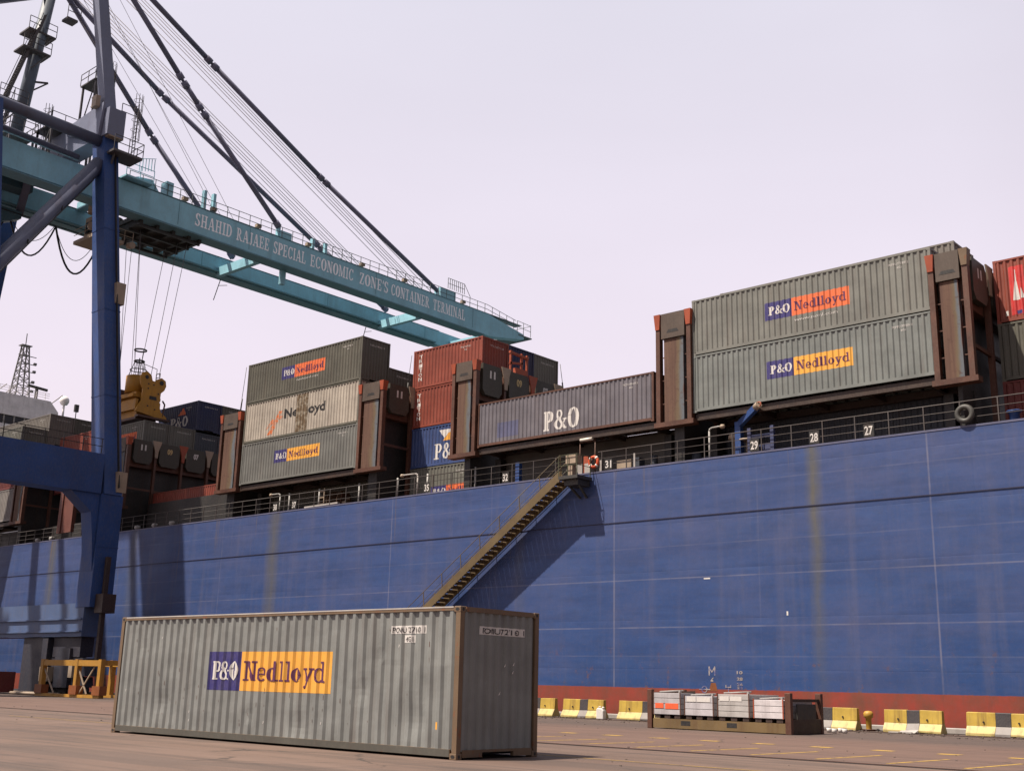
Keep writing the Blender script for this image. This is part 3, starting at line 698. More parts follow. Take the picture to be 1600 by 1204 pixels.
m = MB(); m.torus((-26.235, D-.2, 14.427), .1, .03, 'y', 12, 6); part('sheave', m, ORNG, dv)
m = MB(); m.lathe((-28.2, D+.9, 13.1), [(0,.42),(.22,.36),(.33,.2),(.33,.05),(.12,.03),(.12,-1.3)], 14); part('vent_mushroom', m, CREAM, ship)
m = MB(); m.tube((-27.5, D+.8, 12.98), (-27.5, D+.8, 13.05), .42, n=14); m.tube((-27.5,D+.8,11.75),(-27.5,D+.8,13.), .06); part('capstan_cap', m, CREAM, ship)
m = MB()
for x in (-27.05, -25.85): m.box(x-.09, x+.09, D+.2, D+.38, 11.75, zt+1.25)
m.box(-26.96, -25.94, D+.24, D+.34, zt+.72, zt+.9); m.box(-26.96, -25.94, D+.24, D+.34, zt+.02, zt+.45); part('ladder_gate', m, paint('gate_blue', (.06,.08,.2), .2), ship)
m = MB(); m.torus((-16.8, D-.08, zt+.50), .30, .115, 'y', 26, 10); part('fairlead_ring', m, paint('fairlead', (.09,.09,.085), .2), ship)
m = MB(); m.lathe((-15.0, D+.5, 11.75), [(0,.95),(.28,.95),(.32,.9),(.2,.82),(.2,0)], 14); part('bollard', m, CBLUE, ship)
m = MB()
for x in (-37.2, -36.2): m.tube((x, D+.25, 11.75), (x, D+.25, zt+1.9), .03, n=6)
m.tube((-37.2, D+.25, zt+1.75), (-36.2, D+.25, zt+1.75), .025, n=6); fl = part('light_gantry', m, RUSTM, ship)
m = MB(); m.tube((-37.1, D+.15, zt+1.86), (-36.3, D+.15, zt+1.86), .085, n=12); part('strip_light', m, plain('lamp_glass', (.75,.70,.62), .3), fl)
m = MB(); m.box(-37.3, -36.9, D+.05, D+.08, zt+.0, zt+.55); m.box(-36.75, -36.35, D+.05, D+.08, zt+.0, zt+.55); m.box(-35.75,-35.62, D+.04, D+.07, zt, zt+.62); m.box(-33.6,-33.5, D+.04, D+.07, zt, zt+.75); part('white_board', m, WHITE, ship)
m = MB(); m.box(-37.0, -36.7, D+.3, D+.5, zt+.1, zt+1.0); part('fire_box', m, ORNG, ship)
m = MB(); m.box(-34.9, -34.0, D+.4, D+.9, 11.75, zt+.55); part('deck_locker', m, CREAM, ship)
m = MB(); m.box(-33.9, -33.5, D+.4, D+.9, 11.75, zt+.6); m.tube((-33.0,D+1.,12.),(-33.,D+1.,12.9),.2); m.lathe((-30.6, D+1.2, 11.75), [(0,1.1),(.25,1.05),(.3,.6),(.22,0)], 10); m.lathe((-30.0, D+1.4, 11.75), [(0,.9),(.35,.8),(.35,.1),(0,0)], 10); part('deck_machinery', m, BLUEG, ship)
m = MB(); m.box(-41.7, -41.42, D+.2, D+.45, 11.75, zt+1.15); part('blue_post', m, CBLUE, ship)
# mooring winch under the left stack
m = MB(); wx = -58.2
m.box(wx-1.2, wx+1.4, D+.7, D+1.9, 11.73, 11.95)
for x in (wx-1.0, wx-.1, wx+.9): m.prism([(D+.75, 11.95), (D+1.85, 11.95), (D+1.6, 13.15), (D+1.0, 13.15)], 'x', x, x+.1)
wi = part('mooring_winch', m, RUSTM, ship)
m = MB(); m.tube((wx-.88, D+1.3, 12.75), (wx-.12, D+1.3, 12.75), .38, n=18)
for x in (wx-.88, wx-.2, wx+.05, wx+.8): m.tube((x, D+1.3, 12.75), (x+.06, D+1.3, 12.75), .62, n=20)
m.tube((wx-1.4, D+1.3, 12.75), (wx+1.5, D+1.3, 12.75), .1, n=8); part('winch_drum', m, paint('winch_brown', (.16,.09,.05), .6), wi)
m = MB(); m.box(wx+.98, wx+1.35, D+1.0, D+1.5, 12.0, 12.6); m.bar((wx-.7, D+.5, 11.9), (wx-.7, D+.5, 13.5), .06); m.bar((wx-.2, D+.5, 11.9), (wx-.2, D+.5, 13.5), .06)
for z in (12.5, 12.9, 13.3): m.bar((wx-.7, D+.5, z), (wx-.2, D+.5, z), .05)
part('winch_ladder', m, CREAM, wi)
m = MB(); m.bar((-59.9, D+.22, zt+.12), (-56.6, D+.22, zt+.16), .2, .1); pk = part('pilot_plank', m, WHITE, ship)
m = MB()
for x in (-55.0, -58.9, -62.0, -48.9, -45., -51.5): m.tube((x, D+.5, 11.75), (x, D+.5, zt+1.3), .06, n=8)
for x in (-75.5, -77.8, -80.2, -95.8, -93.4): m.lathe((x, D+.3, zt-.1), [(0,.5),(.2,.45),(.25,.3),(.12,.1),(.12,-.4)], 10)
part('deck_stanchion', m, STEEL, ship)
# draught marks and plimsoll
WM = worn('marks_white', (.30, .26, .24), .42, (.08,.08,.2))
to = lambda u, v, l: (u, D-.005-l, v)
part('hull_marks', flat([seg(-29.35,2.05,-29.35,2.45,.06), seg(-29.05,2.05,-29.05,2.45,.06), seg(-29.35,2.44,-29.2,2.18,.05), seg(-29.05,2.44,-29.2,2.18,.05), R(-29.28,1.78,-29.14,1.84), seg(-29.14,1.95,-29.24,1.84,.05)]+sans_word('10', -27.9, -27.6, 2.12, .14, .03)+sans_word('28', -27.9, -27.6, 1.84, .14, .03)+sans_word('26', -27.9, -27.6, 1.60, .14, .03)+sans_word('24', -27.9,-27.6,1.47,.1,.03)+arc(-29.62, 1.42, .16, .16, 0, 360, .04, .04)+[R(-29.9,1.40,-29.3,1.44), R(-28.5,1.52,-28.2,1.56), R(-28.37,1.3,-28.33,1.55), R(-28.5,1.50,-28.46,1.64), R(-28.25,1.5,-28.21,1.64)], to), WM, ship)
part('hull_marks', flat([[(-29.38,1.36),(-28.92,1.36),(-29.02,1.72),(-29.26,1.72)]], to), paint('mark_orange', (.36,.11,.03), .3), ship)
part('hull_marks', flat([R(-29.55,6.44,-29.2,6.50), R(-25.3,4.68,-25.22,4.86)], to), LOGW, ship)
# hawse mark streak lines
# superstructure far aft
sx0, sx1 = -176., -158.
m = MB()
m.box(sx0+3, sx1-.6, D+3.0, B-3.0, 11.8, 36.4); SW = paint('crate_bridge_white', (.95,.90,.90), .12); sup = part('superstructure', m, SW, ship)
m = MB(); m.box(sx0+3.2, sx1-.2, D+.2, B-.2, 34.2, 35.2); m.box(sx0+3.2, sx1-.2, D+.2, B-.2, 36.5, 38.2); m.prism([(D+.2, 38.22), (B-.2, 38.22), (B-1.5, 39.6), (D+1.5, 39.6)], 'x', sx0+3.4, sx1-.3); part('bridge_wing', m, SW, sup)
m = MB(); m.box(sx0+3.4, sx1-.5, D+.5, B-.5, 35.22, 36.48); br = part('bridge_window', m, plain('dark_glass', (.02,.022,.03), .15), sup)
m = MB()
for i in range(22): y = D+.5+i*1.48; m.box(sx1-.48, sx1-.40, y, y+.22, 35.22, 36.48)
part('window_frame', m, WHITE, sup)
m = MB()
for z0 in (15, 17.8, 20.6, 23.4, 26.2, 29., 31.8):
    for i in range(14): y = D+4+i*1.9; m.box(sx1-.58, sx1-.55, y, y+.7, z0, z0+.9)
part('cabin_window', m, plain('dark_glass2', (.03,.03,.04), .2), sup)
m = MB()
for y in [D+1.6+i*1.35 for i in range(22)]: m.bar((sx1-.6, y, 39.6), (sx1-.6, y, 40.7), .06)
for z in (40.05, 40.4, 40.7): m.bar((sx1-.6, D+1.6, z), (sx1-.6, B-1.6, z), .05)
for k in range(7):
    for z in (14.5+2.8*k,): m.bar((sx1, D+3, z+.9), (sx1, B-3, z+.9), .06); m.box(sx1-.6, sx1+.05, D+3, B-3, z-.1, z)
part('bridge_railing', m, SW, sup)
m = MB(); my, mxx = 76.9, -166.
for sx, sy in ((-1.3,-1.3), (1.3,-1.3), (1.3,1.3), (-1.3,1.3)): m.bar((mxx+sx, my+sy, 38.2), (mxx+sx*.3, my+sy*.3, 49.0), .17)
for i in range(8):
    z = 39.2+i*1.2; k = 1-.7*(z-38.2)/10.8; k2 = 1-.7*(z+1.2-38.2)/10.8; e_ = 1.3
    P4 = [(-1,-1), (1,-1), (1,1), (-1,1)]
    for (a, b_), (c_, d_) in zip(P4, P4[1:]+P4[:1]):
        m.bar((mxx+a*e_*k, my+b_*e_*k, z), (mxx+c_*e_*k, my+d_*e_*k, z), .10); m.bar((mxx+a*e_*k, my+b_*e_*k, z), (mxx+c_*e_*k2, my+d_*e_*k2, z+1.2), .08)
m.box(mxx-.6, mxx+.6, my-.8, my+.8, 49.0, 49.12); m.bar((mxx, my, 49), (mxx, my, 51), .1); m.bar((mxx, my-.9, 47.6), (mxx, my+1.9, 47.6), .1)
for z in (46.4, 45.2, 43.6, 42.2): m.bar((mxx, my, z), (mxx, my+2.0, z), .1); m.box(mxx-.2, mxx+.2, my+1.6, my+2.0, z, z+.35)
part('mast', m, paint('mast_grey', (.20,.20,.21), .2), sup)
m = MB(); m.bar((-160, 76.6, 39.5), (-160, 76.6, 41.6), .35); m.bar((-160, 75.2, 41.7), (-160, 78.2, 41.5), .3, .35); part('radar', m, DGREY, sup)
m = MB(); m.tube((-160, 81.0, 38), (-160, 81.0, 39.9), .16); m.lathe((-160, 81.0, 40.5), [(0,.75),(.45,.6),(.68,.2),(.68,-.2),(.45,-.6),(0,-.75)], 16); part('satellite_dome', m, SW, sup)
m = MB(); m.bar((-160,83.,36),(-160,83.,40.2),.1); m.box(-160.2,-159.8,82.7,83.3,39.2,40.3); part('signal_lamp', m, DGREY, sup)
m = MB()
for y in (70.2,71.5,78.6): m.bar((-159, y, 39.5), (-159, y+1.5, 41.0), .12)
m.tube((-170, 62, 30), (-170, 62, 42), 2.2, n=20); part('funnel', m, WHITE, sup)

# ---------------------------------------------------------------- lashing rods from stack tops
m = MB()
for x, z, z2 in ((-67.35, 23.0, 19.9), (-52.95, 22.0, 19.4), (-46.5, 22.0, 19.9)):
    y = D if x < -60 else (row(1)+.1 if x < -50 else row(4)+.05); m.tube((x, y, z), (x-.35 if x < -50 else x+.35, y, z2), .02, n=5); m.tube((x-.3 if x < -50 else x+.32, y, z2), (x-.22 if x < -50 else x+.2, y, z2+.8), .05, n=5)
part('lashing_rod', m, DGREY, ship)

# ================================================================ deck containers
G2 = 'containers loaded on the ship'
def zbase(t, *hs): return t-sum(hs)
# right hand stack
c1 = container('grey container with orange panel and white web address, upper of the two at right', -29.97, D, 17.43, mat=GREYB); logo_panel(c1, 4.05, HC, 1.05, 1.93, 5.46, 8.36, LOGO, True); numbers(c1, L40, HC, 'PONU 771908 2')
c1 = container('grey container with blue and yellow panel, directly under the orange-panelled one at right', -29.97, D, 14.53, mat=paint('container_grey_cool', (.27, .295, .285), .2, scale=1.2)); logo_panel(c1, 4.05, HC, 1.07, 1.93, 5.46, 8.38, LOGY); numbers(c1, L40, HC, 'PONU 709356 0')
c1 = container('pale grey container whose top edge shows above and behind the right-hand pair', -29.8, row(1), 12.66+2*HC, mat=BEIGE); numbers(c1, L40, HC, 'PONU 726631 4')
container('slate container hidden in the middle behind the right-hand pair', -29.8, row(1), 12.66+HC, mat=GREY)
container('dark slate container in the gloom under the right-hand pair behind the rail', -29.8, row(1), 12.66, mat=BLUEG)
# P&O single
c1 = container('purplish grey container with big white P&O letters above the gangway', -44.5, D, 14.45, H=ST, mat=GREYP, fmat=RUSTM)
t3 = lambda x, y, d: (x, SY+d, y)
link('lettering', drape(serif_word('P&O', 4.9, 7.4, .36, 1.08), SX0, SD, t3, .003).mesh('lettering'), LOGW, c1)
link('patch', drape([R(1.5,.42,3.1,1.28)], SX0, SD, t3, .002).mesh('patch'), paint('patch_blue', (.14,.15,.28), .2), c1)
numbers(c1, L40, ST, 'POCU 406179 5', end=False)
# twenty foot bay, second row
for z, lab in ((22.17-ST, 'red-brown twenty foot container with vertical white lettering at the very top of its column'), (22.17-2*ST, 'red-brown twenty foot container with vertical white lettering, just above the blue P&O one')):
    c1 = container(lab, -52.65, row(1), z, L=L20, H=ST, mat=REDB)
    P_ = []
    for i, ch_ in enumerate('TRITON'): P_ += sans_word(ch_, .50, .80, 2.02-i*.30, .24, .02)
    link('lettering', drape(P_, SX0, SD, t3, .003).mesh('lettering'), LOGW, c1)
    numbers(c1, L20, ST, 'TTNU 307715 8')
c1 = container('bright blue twenty foot container with yellow and white flag over big P&O letters', -52.65, row(1), 22.17-3*ST, L=L20, H=ST, mat=BLUEC)
link('lettering', drape(serif_word('P&O', 2.2, 4.5, .42, .98), SX0, SD, t3, .003).mesh('lettering'), LOGW, c1)
link('flag', drape([[(2.9,1.55),(3.9,1.55),(3.6,2.2)]], SX0, SD, t3, .003).mesh('flag'), LOGY, c1)
link('flag', drape([[(2.55,2.25),(3.9,2.25),(3.3,1.95)], [(2.55,2.25),(3.05,1.7),(3.3,1.97)]], SX0, SD, t3, .004).mesh('flag'), LOGW, c1)
c1 = container('grey twenty foot container with orange panel at deck level, below the blue P&O one', -52.65, row(1), 11.81, L=L20, H=ST, mat=GREY); logo_panel(c1, 2.0, ST, .62, 1.35, 3.35, 5.9, LOGO); numbers(c1, L20, ST, 'PONU 044172 3')
c1 = container('navy twenty foot end face, topmost tier, between the red one and a grey one', -52.65, row(2), 22.17-ST, L=L20, H=ST, mat=NAVY); numbers(c1, L20, ST, 'POCU 113402 7')
container('navy twenty foot container just under the topmost navy one', -52.65, row(2), 22.17-2*ST, L=L20, H=ST, mat=BLUEC)
c1 = container('grey twenty foot container in the topmost tier, furthest back of the three end faces', -52.65, row(3), 22.17-ST, L=L20, H=ST, mat=GREY); numbers(c1, L20, ST, 'PONU 051920 6')
container('grey twenty foot container just under the topmost far grey one', -52.65, row(3), 22.17-2*ST, L=L20, H=ST, mat=GREYD)
# left stack
c1 = container('dark grey container with orange panel, topmost of the stack of three above the winch', -67.1, D, 14.4+2*HC, mat=GREYD); logo_panel(c1, 3.9, HC, 1.2, 2.08, 5.3, 8.5, LOGO, True); numbers(c1, L40, HC, 'PONU 749021 9')
c1 = container('weathered whitish container with black Nedlloyd letters and orange symbol, middle of the stack of three', -67.1, D, 14.4+HC, mat=LIGHT, fmat=GREYD)
link('lettering', drape(sans_word('Nedlloyd', 4.5, 8.8, 1.12, .85, .035), SX0, SD, t3, .003).mesh('lettering'), BLK, c1)
link('symbol', drape([[(2.7,.35),(3.2,.35),(4.3,1.9),(3.9,1.9)], [(3.0,.95),(2.5,.75),(3.2,1.45),(3.5,1.3)], [(3.8,1.35),(4.2,1.3),(4.35,1.5),(3.9,1.6)]], SX0, SD, t3, .003).mesh('symbol'), worn('symbol_orange', (.48,.13,.04), .42, (.30,.25,.21)), c1)
link('rust_stain', drape([R(5.75,.18,6.95,2.76)], SX0, SD, t3, .017).mesh('rust_stain'), worn('rust_streaks', (.10,.065,.035), .42, (.24,.21,.165)), c1)
c1 = container('grey container with yellow panel, bottom of the stack of three above the mooring winch', -67.1, D, 14.4, mat=paint('container_grey_mid', (.235, .24, .225), .3, scale=.9)); logo_panel(c1, 3.7, HC, 1.2, 2.05, 5.1, 8.5, LOGY); numbers(c1, L40, HC, 'PONU 720483 1')
for k, lab in ((2, 'dark grey container behind the stack of three, its end just visible at the top'), (1, 'dark grey container in the middle tier behind the stack of three'), (0, 'dark grey container in the bottom tier behind the stack of three')):
    c1 = container(lab, -67.1, row(1), 12.8+k*HC, mat=GREYD); numbers(c1, L40, HC, 'PONU 788%d45 3' % k)
container('grey container two rows behind the stack of three, in its top tier', -67.1, row(2), 12.8+2*HC, mat=GREYD)
# bay behind the numbered plates at left
xm = -90.5
for r_, top, mt, lab in ((1, 21.85, GREY, 'grey twenty foot container with part of an orange panel, first right of the crane leg'), (2, 21.85, GREY, 'grey twenty foot end face above the white funnel, second from the crane leg'), (3, 21.7, BLUEG, 'dark slate twenty foot end face directly below the navy P&O container'), (3, 24.5, NAVY, 'navy twenty foot container with P&O side letters, top tier under the yellow spreader'), (4, 24.5, GREYD, 'dark grey twenty foot container in the top tier beside the navy P&O one'), (4, 21.7, NAVY, 'navy twenty foot end face low at the right behind the numbered plates')):
    c1 = container(lab, xm, row(r_), top-ST, L=L20, H=ST, mat=mt); numbers(c1, L20, ST, 'PONU 0%d5518 %d' % (r_, int(top) % 9))
    if r_ == 1: logo_panel(c1, 1.0, ST, .9, 1.75, 2.3, 5.0, LOGO)
    if r_ == 3 and top > 24:
        link('lettering', drape(serif_word('P&O', 1.9, 4.6, .55, .9), SX0, SD, t3, .003).mesh('lettering'), LOGW, c1); link('flag', drape([[(3.,1.6),(4.2,1.6),(3.8,2.25)]], SX0, SD, t3, .003).mesh('flag'), LOGO, c1)
    container('dark container beneath the %s behind the numbered plates' % ('grey one showing an orange panel' if r_ == 1 else 'grey end face above the white funnel'), xm, row(r_), top-2*ST-.02, L=L20, H=ST, mat=GREYD) if (r_ in (1, 2)) else None
c1 = container('bright red-brown twenty foot container left of the crane leg', -98.3, row(1), 22.0-ST, L=L20, H=ST, mat=REDB); numbers(c1, L20, ST, 'TTNU 911302 4')
c1 = container('navy twenty foot container beyond the red-brown one left of the crane leg', -98.3, row(2), 21.6-ST, L=L20, H=ST, mat=NAVY); numbers(c1, L20, ST, 'POCU 551802 4')
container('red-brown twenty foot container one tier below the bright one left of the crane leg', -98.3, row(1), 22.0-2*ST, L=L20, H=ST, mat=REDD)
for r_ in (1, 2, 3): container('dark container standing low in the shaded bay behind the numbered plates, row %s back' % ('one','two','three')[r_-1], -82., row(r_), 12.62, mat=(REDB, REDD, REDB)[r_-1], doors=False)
# far left bay
for r_, top, mt, lab in ((1, 24.6, BEIGE, 'beige grey container with long lit side, top far left in front of the bridge'), (2, 24.6, GREYD, 'dark grey end face at the top far left, next to the long beige side'), (3, 24.6, GREYD, 'dark grey end face at the top far left, nearest the crane leg'), (0, 23.0, GREY, 'grey container in the outermost row at far left above the crane walkway')):
    c1 = container(lab, -112.9, row(r_), top-HC, mat=mt); numbers(c1, L40, HC, 'PONU 7%d3326 8' % r_)
container('dull red container at far left, seen just under the crane portal beam', -112.9, D, 17.3, H=ST, mat=REDD)
container('pale grey container at far left under the crane portal beam', -112.9, D, 14.4, H=HC, mat=paint('container_pale', (.38,.35,.33), .4))
container('grey container at far left one tier below the long beige one', -112.9, row(1), 24.6-2*HC, mat=GREYD)
# right edge
c1 = container('red container with white tower emblem at the right edge, top of its column', -16.0, row(1), 19.65-ST, mat=REDB)
link('emblem', drape([R(.62,.30,1.24,2.50)], SX0, SD, t3, .002).mesh('emblem'), paint('emblem_red', (.6,.03,.03), .05), c1)
link('emblem', drape([[(.74,.95),(1.04,.95),(.93,1.8),(.85,1.8)], [(.86,1.8),(.92,1.8),(.90,2.35),(.88,2.35)], [(1.06,1.0),(1.22,1.0),(1.09,1.5)]], SX0, SD, t3, .004).mesh('emblem'), LOGW, c1)
link('emblem', drape([R(.86,.32,1.08,.48), R(1.14,.34,1.3,.48)], SX0, SD, t3, .004).mesh('emblem'), LOGB, c1)
link('emblem', drape([R(.38,.30,.50,.52)], SX0, SD, t3, .004).mesh('emblem'), LOGW, c1)
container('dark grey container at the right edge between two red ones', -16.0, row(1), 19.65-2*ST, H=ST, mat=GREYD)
c1 = container('dark red container with white letters at the right edge just behind the rail', -16.0, row(1), 19.65-3*ST, H=ST, mat=REDD)
link('lettering', drape(serif_word('TEX', 1.5, 3.4, 1.75, .42)+sans_word('TEXU 45G1', 1.5, 3.0, 1.3, .22), SX0, SD, t3, .003).mesh('lettering'), LOGW, c1)

# ================================================================ gangway
gw = thing('gangway', 'olive and rusty accommodation ladder slanting down the blue hull', 'gangway', (-37.4, 46.6, 12.0))
A = Vector((-37.3, 0, 12.05)); Bq = Vector((-54.0, 0, .55)); yo, yi = 46.18, 47.08
m = MB()
for y in (yo, yi): m.bar((A.x, y, A.z), (Bq.x, y, Bq.z), .05, .42)
part('stringer', m, OLIVE, gw)
m = MB(); nst = 52
for i in range(nst):
    t = (i+.5)/nst; p = A.lerp(Bq, t); m.box(p.x-.15, p.x+.15, yo+.03, yi-.03, p.z-.02, p.z+.02); m.box(p.x-.15, p.x-.12, yo+.03, yi-.03, p.z-.15, p.z-.02); m.bar((p.x-.16, yo+.05, p.z-.14), (p.x-.16, yi-.05, p.z-.14), .03)
    m.box(p.x-.05, p.x+.03, yo-.02, yo+.01, p.z-.30, p.z-.18)
part('step', m, paint('step_brown', (.24,.17,.10), .5), gw)
m = MB()
for y in (yo, yi):
    for i in range(13):
        p = A.lerp(Bq, i/12); m.bar((p.x, y, p.z), (p.x-.1, y, p.z+1.0), .035)
    m.tube((A.x-.1, y, A.z+1.0), (Bq.x-.1, y, Bq.z+1.0), .018, n=6); m.tube((A.x-.05, y, A.z+.55), (Bq.x-.05, y, Bq.z+.55), .011, n=5)
part('handrail', m, OLIVE, gw)
m = MB(); m.box(-37.4, -36.15, 46.05, 47.3, 11.75, 11.92); m.box(-37.2, -36.3, 46.3, 47.3, 11.45, 11.74)
m.bar((-37.2, 46.2, 11.8), (-36.9, 47.3, 10.9), .1); m.bar((-36.4, 46.2, 11.8), (-36.5, 47.3, 10.9), .1); part('platform', m, DGREY, gw)
m = MB()
for x, y in ((-37.4,46.08),(-36.8,46.08),(-36.2,46.08),(-36.2,47.2),(-37.4,47.2)): m.bar((x, y, 11.9), (x, y, 13.0), .035)
for z in (12.45, 13.0): m.path([(-37.4,46.08,z), (-36.2,46.08,z), (-36.2,47.2,z)], .018); m.path([(-37.4,47.2,z), (-38.6,47.2,z-.1)], .018)
part('platform_rail', m, paint('rail_olive', (.10,.11,.06), .3), gw)
m = MB(); m.box(-37.0, -36.35, 46.15, 46.7, 12.55, 13.0); m.box(-36.9, -36.6, 46.2, 46.5, 11.93, 12.5); part('gear_box', m, CREAM, gw)
m = MB(); m.tube((Bq.x, yo, Bq.z), (Bq.x, yi, Bq.z), .2, n=14); part('roller', m, DARK, gw)
m = MB(); m.path([(-36.8, 46.9, 12.9), (-45.5, 46.95, 6.9)], .015, 5); part('fall_wire', m, DGREY, gw)
# lifebuoy
o = thing('lifebuoy', 'orange and white lifebuoy hanging on the ship rail beside the gangway head', 'lifebuoy', (-36.1, D+.04, 12.85))
m = MB(); m.torus((-36.1, D+.0, 12.75), .27, .085, 'y', 24, 8); part('ring', m, plain('buoy_orange', (.6,.09,.03), .5), o)
m = MB()
for t in (0, 90, 180, 270):
    c_, s_ = math.cos(math.radians(t+45)), math.sin(math.radians(t+45)); m.tube((-36.1+.27*c_-.05*s_, D, 12.75+.27*s_+.05*c_), (-36.1+.27*c_+.05*s_, D, 12.75+.27*s_-.05*c_), .093, n=10)
part('reflective_band', m, LOGW, o)

# ================================================================ crane
cr = thing('gantry_crane', 'tall blue and teal ship-to-shore gantry crane with its boom over the ship', 'crane', (-88.75, 43, 0))
XN, XF = -85.4, -93.0      # outer face of near girder, inner face of far girder
WY = 43.05
def leg(side, y):          # side +1 near (towards +X), -1 far; mirrored about -88.75
    mir = lambda x: x if side > 0 else (-182.-x if x > -83 else -183.3-x)
    m = MB()
    m.bar((mir(-77.15), y, 3.9), (mir(-77.15), y, 13.8), 2.0, 1.7, ref=(0,1,0)) if False else m.box(min(mir(-78.1), mir(-76.2)), max(mir(-78.1), mir(-76.2)), y-.85, y+.85, 6.0, 13.95)
    n = len(m.v); z0, z1 = 13.97, 45.0
    def ring(xc, z, a, b): return [(xc-a, y-b, z), (xc+a, y-b, z), (xc+a, y+b, z), (xc-a, y+b, z)]
    m.v += ring(mir(-77.05), z0, .92, .7)+ring(mir(-83.75), z1, .92, .62)
    for q in ((3,2,1,0),(4,5,6,7),(0,1,5,4),(1,2,6,5),(2,3,7,6),(3,0,4,7)): m.f.append(tuple(n+i for i in q))
    return m
for sgn in (1, -1):
    for y in (WY, 23.7): part('leg', leg(sgn, y), CBLUE, cr)
mir = lambda x: -182.-x
for X in (-77.1, mir(-77.1)):
    m = MB(); m.box(X-.85, X+.85, 23.7+.9, WY-.9, 13.95, 16.8)
    for y, s_ in ((WY-.87, -1), (23.7+.87, 1)):   # gussets under the portal beam
        m.prism([(y, 13.94), (y+s_*2.2, 13.94), (y+s_*.55, 12.6), (y+s_*.28, 11.0), (y, 8.5)], 'x', X-.7, X+.7)
    part('portal_beam', m, CBLUE, cr)
    m = MB()
    for i in range(13): y = 24.5+i*1.45; m.bar((X+.7, y, 16.8), (X+.7, y, 17.9), .05)
    for z in (17.35, 17.9): m.bar((X+.7, 24.5, z), (X+.7, 42, z), .045)
    part('walkway_rail', m, DARK, cr)
    Xt = -83.3 if X > -88 else -99.9
    m = MB(); m.tube((Xt, 24.3, 43.9), (Xt, WY-.4, 43.7), .48, n=20); part('tie_pipe', m, CPIPE, cr)
    m = MB(); m.tube((X-.3*(1 if X > -88 else -1), 25.0, 17.0), (Xt+.35*(1 if X > -88 else -1), WY-.6, 41.6), .6, n=20)
    o = part('brace_pipe', m, CPIPE, cr)
    if X > -88:
        m = MB()
        for i in range(7):
            t = i/6; p0 = Vector((X+.35, 25.6, 16.9)).lerp(Vector((Xt+1.1, WY-1.3, 39.8)), t); m.bar(p0, p0+Vector((0,0,.35)), .08)
        m.tube((X+.35, 25.6, 16.8), (Xt+1.1, WY-1.3, 39.7), .05, n=6); part('cable_conduit', m, DARK, o)
for y in (WY, 23.7):      # sill beams along the rails
    m = MB(); m.box(-105.6, -76.9, y-.82, y+.82, 4.0, 6.3); m.box(-105.5, -77.0, y-.95, y-.83, 5.15, 5.25); m.box(-105.5, -77.0, y-.95, y-.83, 4.3, 4.4); part('sill_beam', m, CBLUE if y < 30 else paint('sill_blue', (.10,.17,.36), .3, scale=.6), cr)
    zc = 44.0 if y > 30 else 36.3
    m = MB(); m.box(-100.4, -82.0, y-.74, y+.74, zc, zc+2.4); part('cross_beam', m, CBLUEL, cr)
    for X in (-79.3, -102.7):
        m = MB(); m.box(X-1.9, X+1.9, y-.5, y+.5, 2.6, 3.98); m.prism([(X-2.9, 1.3), (X+2.9, 1.3), (X+2.3, 2.55), (X-2.3, 2.55)], 'y', y-.45, y+.45)
        for k in (-2, -.7, .7, 2): m.prism([(X+k-.58, .55), (X+k+.58, .55), (X+k+.4, 1.28), (X+k-.4, 1.28)], 'y', y-.42, y+.42)
        m.box(X-3.0, X-2.2, y-.8, y-.3, .4, 3.9); m.box(X-1.1, X+.9, y-.7, y+.6, .5, 3.2); m.box(X-6.2, X-3.4, y-.6, y+.5, .1, 3.98)
        bg_ = part('bogie', m, paint('bogie_dark', (.03,.035,.06), .4), cr)
        for k in (-2.3, -1.7, -1., -.4, .4, 1., 1.7, 2.3):
            m = MB(); m.tube((X+k, y-.14, .33), (X+k, y+.14, .33), .31, n=18); part('wheel', m, DARK, bg_)
        m = MB(); m.box(X-2.4, X-1.2, y-1.1, y-.5, .9, 1.9); m.box(X+1.3, X+1.8, y-.9, y-.5, 1.2, 2.4); part('drive_motor', m, CREAM, bg_)
# cap boxes / small cabinets on the near leg
m = MB(); m.prism([(-88.4, 46.42), (-88.4, 45.6), (-83.0, 43.7), (-82.6, 46.9)], 'y', WY-1.0, WY-.78); part('knee_plate', m, CBLUEL, cr)
m = MB(); m.box(-82.72, -82.02, WY-.55, WY+.75, 43.9, 45.6); m.box(-83.9, -83.2, WY-1.4, WY-1.02, 46.6, 47.6); m.box(-79.9,-79.3,WY+.2,WY+.95,29.2,30.9); m.box(-76.9,-76.1,WY+.2,WY+.95,14.2,15.7); part('cabinet', m, CREAM, cr)
m = MB(); m.box(-76.1, -75.1, WY-.5, WY+.5, 5.6, 6.9); m.box(-75.9, -75.6, WY-.2, WY+.1, 2, 9.5); part('cabinet', m, RUSTD, cr)
# A frame
APN, APF = (-85.7, 41.2, 63.0), (-91.5, 41.2, 61.0)
m = MB(); m.bar((-83.4, WY-.1, 46.2), APN, 1.0, 1.0, ref=(0,1,0), w2=.9, h2=.9); part('mast_leg', m, CBLUEL, cr)
m = MB(); m.tube((-94.1, 39.9, 43), (APF[0]-.2, 40.6, 61.0), .58, .52, n=20); part('mast_leg', m, paint('mast_slate', (.18,.23,.31), .3), cr)
m = MB(); m.bar((APN[0]+.4, 41.2, 62.4), (APF[0]-.4, 41.2, 61.2), 1.2, 1.0); part('apex_beam', m, CBLUE, cr)
for X, Z in ((-86.6, 62), (-91.5, 60.6)):
    m = MB(); m.tube((X, 40.6, Z-.6), (X+.3, 16, 44), .45, n=16); part('back_stay', m, CPIPE, cr)
